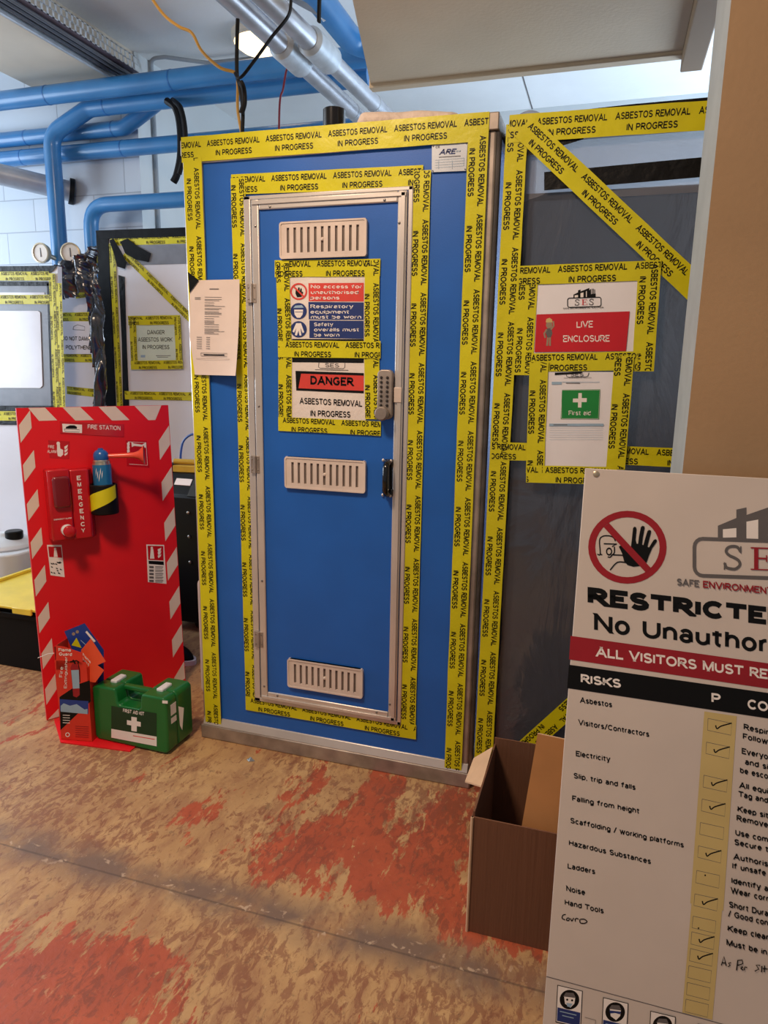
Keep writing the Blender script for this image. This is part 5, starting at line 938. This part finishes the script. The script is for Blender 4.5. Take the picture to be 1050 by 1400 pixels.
# conduits
mb = MB(); mb.tube(fillet([Z(207, 100, 3.0), Z(206, 80, 3.06), Z(225, 78, 3.07), Z(285, 86, 3.07), Z(420, 72, 3.07)], .05), .011, 'grey_conduit', 10); mb.build('conduit', label='thin grey conduit bending along the ceiling by the lamp', cat='conduit')
mb = MB(); x_ = -1.44; yv = X(214, 240, x_).y; mb.tube([(x_, yv, CEIL), (x_, yv, .6)], .012, 'grey_conduit', 10); mb.build('conduit', label='vertical grey conduit on the bright wall left of the cabin', cat='conduit')
# gauges
for (px, py, stx, lb) in ((57, 346, 1, 'round dial gauge on the left, face turned aside'), (97, 346, 1, 'round dial gauge just right of the blue down pipe')):
    c_ = Y(px, py, 1.49); ax = V3((.32 if px > 80 else .05, -1, -.05)).normalized(); t = root('pressure_gauge', c_, lb, 'gauge', 'pressure gauges')
    MB().lathe(c_, ax, [(.030, -.035), (.052, -.02), (.058, 0), (.058, .012), (.050, .014), (.048, .006)], 'brass', 28).build('gauge_case', t); MB().lathe(c_, ax, [(.048, .006), (.048, .0075)], 'dial_white', 28).build('dial', t)
    fr_ = Frame(c_+ax*.008, V3((0, 0, 1)).cross(ax), (0, 0, 1)); n_ = MB(); n_.fbox(fr_, -.003, .003, -.022, .028, 0, .0015, 'print_grey'); n_.build('needle', t)
    e_ = V3((PBX if px < 80 else PEX-.02, 1.585 if px < 80 else 1.63, c_.z-.02)); MB().tube([c_-ax*.02, e_], .014, 'brass', 12).build('stem', t)
# lamp
la = Z(358, 47, CEIL); LM = root('ceiling_lamp', la, 'round glowing ceiling lamp behind the silver pipes', 'lamp')
MB().lathe(la, (0, 0, -1), [(.165, 0), (.165, .035), (.152, .045)], 'lamp_rim', 40).build('rim', LM); MB().lathe(la-V3((0, 0, .02)), (0, 0, -1), [(.15, 0), (.15, .03), (.115, .055), (.05, .066)], 'lamp_glow', 40).build('diffuser', LM)
# hanging cables
yc = .22
def cable(name, pts, r, m, label, cat='cable', flat=1., k=8, grp='hanging cables'): MB().tube(smooth_line(pts, k), r, m, 8, flat=flat).build(name, label=label, cat=cat, group=grp)
cable('yellow_cable', [Y(196, -20, yc), Y(222, 18, yc), Y(244, 36, yc), Y(262, 45, yc), Y(276, 70, yc), Y(300, 92, yc), Y(322, 100, yc), Y(325, 116, yc), Y(325, 150, yc), Y(331, 186, yc)], .005, 'yellow_cable', 'yellow cable looping down from the ceiling to the cabin roof')
cable('black_cable', [Y(325, 26, yc-.01), Y(324, 60, yc-.01), Y(324, 100, yc-.01), Y(328, 120, yc-.01), Y(332, 150, yc-.01), Y(331, 186, yc-.01)], .0065, 'black_rubber', 'black cable hanging straight down behind the yellow cable')
cable('black_strap', [Y(398, 0, .1), Y(394, 22, .1), Y(372, 50, .1), Y(350, 80, .1), Y(329, 106, .12), Y(322, 100, .15)], .007, 'black_rubber', 'black strap slung diagonally under the silver pipes', 'strap', .5)
cable('black_hanger', [Y(437, -20, .5), Y(436, 30, .5)], .012, 'black_rubber', 'short black hanger strap beside the right silver pipe', 'strap', .5)
cable('red_cable', [Z(398, 84, 2.505), Y(392, 95, .8), Y(387, 122, .8), Y(382, 150, .8), V3((Y(380, 181, .8).x, .8, 2.004))], .0045, 'red_cable', 'thin dark red cable hanging behind the cabin roof')
cable('black_cable', [Y(329, 112, yc-.02), Y(333, 122, yc-.02), Y(334, 140, yc-.02), Y(330, 155, yc-.02)], .009, 'black_rubber', 'knotted black cable end hanging beside the yellow cable')
cable('black_hose', [Y(228, 138, 1.560), Y(240, 148, 1.545), Y(246, 172, 1.54), Y(247, 210, 1.54), Y(242, 238, 1.54), Y(237, 249, 1.54)], .019, 'black_rubber', 'looped black hose left of the cabin top, outer one', grp='black hoses by the blue pipes')
cable('black_hose', [Y(236, 137, 1.560), Y(247, 148, 1.50), Y(253, 178, 1.49), Y(252, 208, 1.49), Y(245, 238, 1.49)], .014, 'black_rubber', 'looped black hose left of the cabin top, inner one', grp='black hoses by the blue pipes')
mb = MB(); a_ = Z(398, 6, 2.57); mb.grid(lambda a, t: Z(390+52*a+4*t, 2+28*a+3*t-14*math.sin(math.pi*a)*(1-t), 2.565)+V3((0, 0, .012*t)), 12, 4, 'flue_grey'); mb.build('foil_strip', label='loose pale foil strip lying over the right silver pipe', cat='foil', smooth=80)
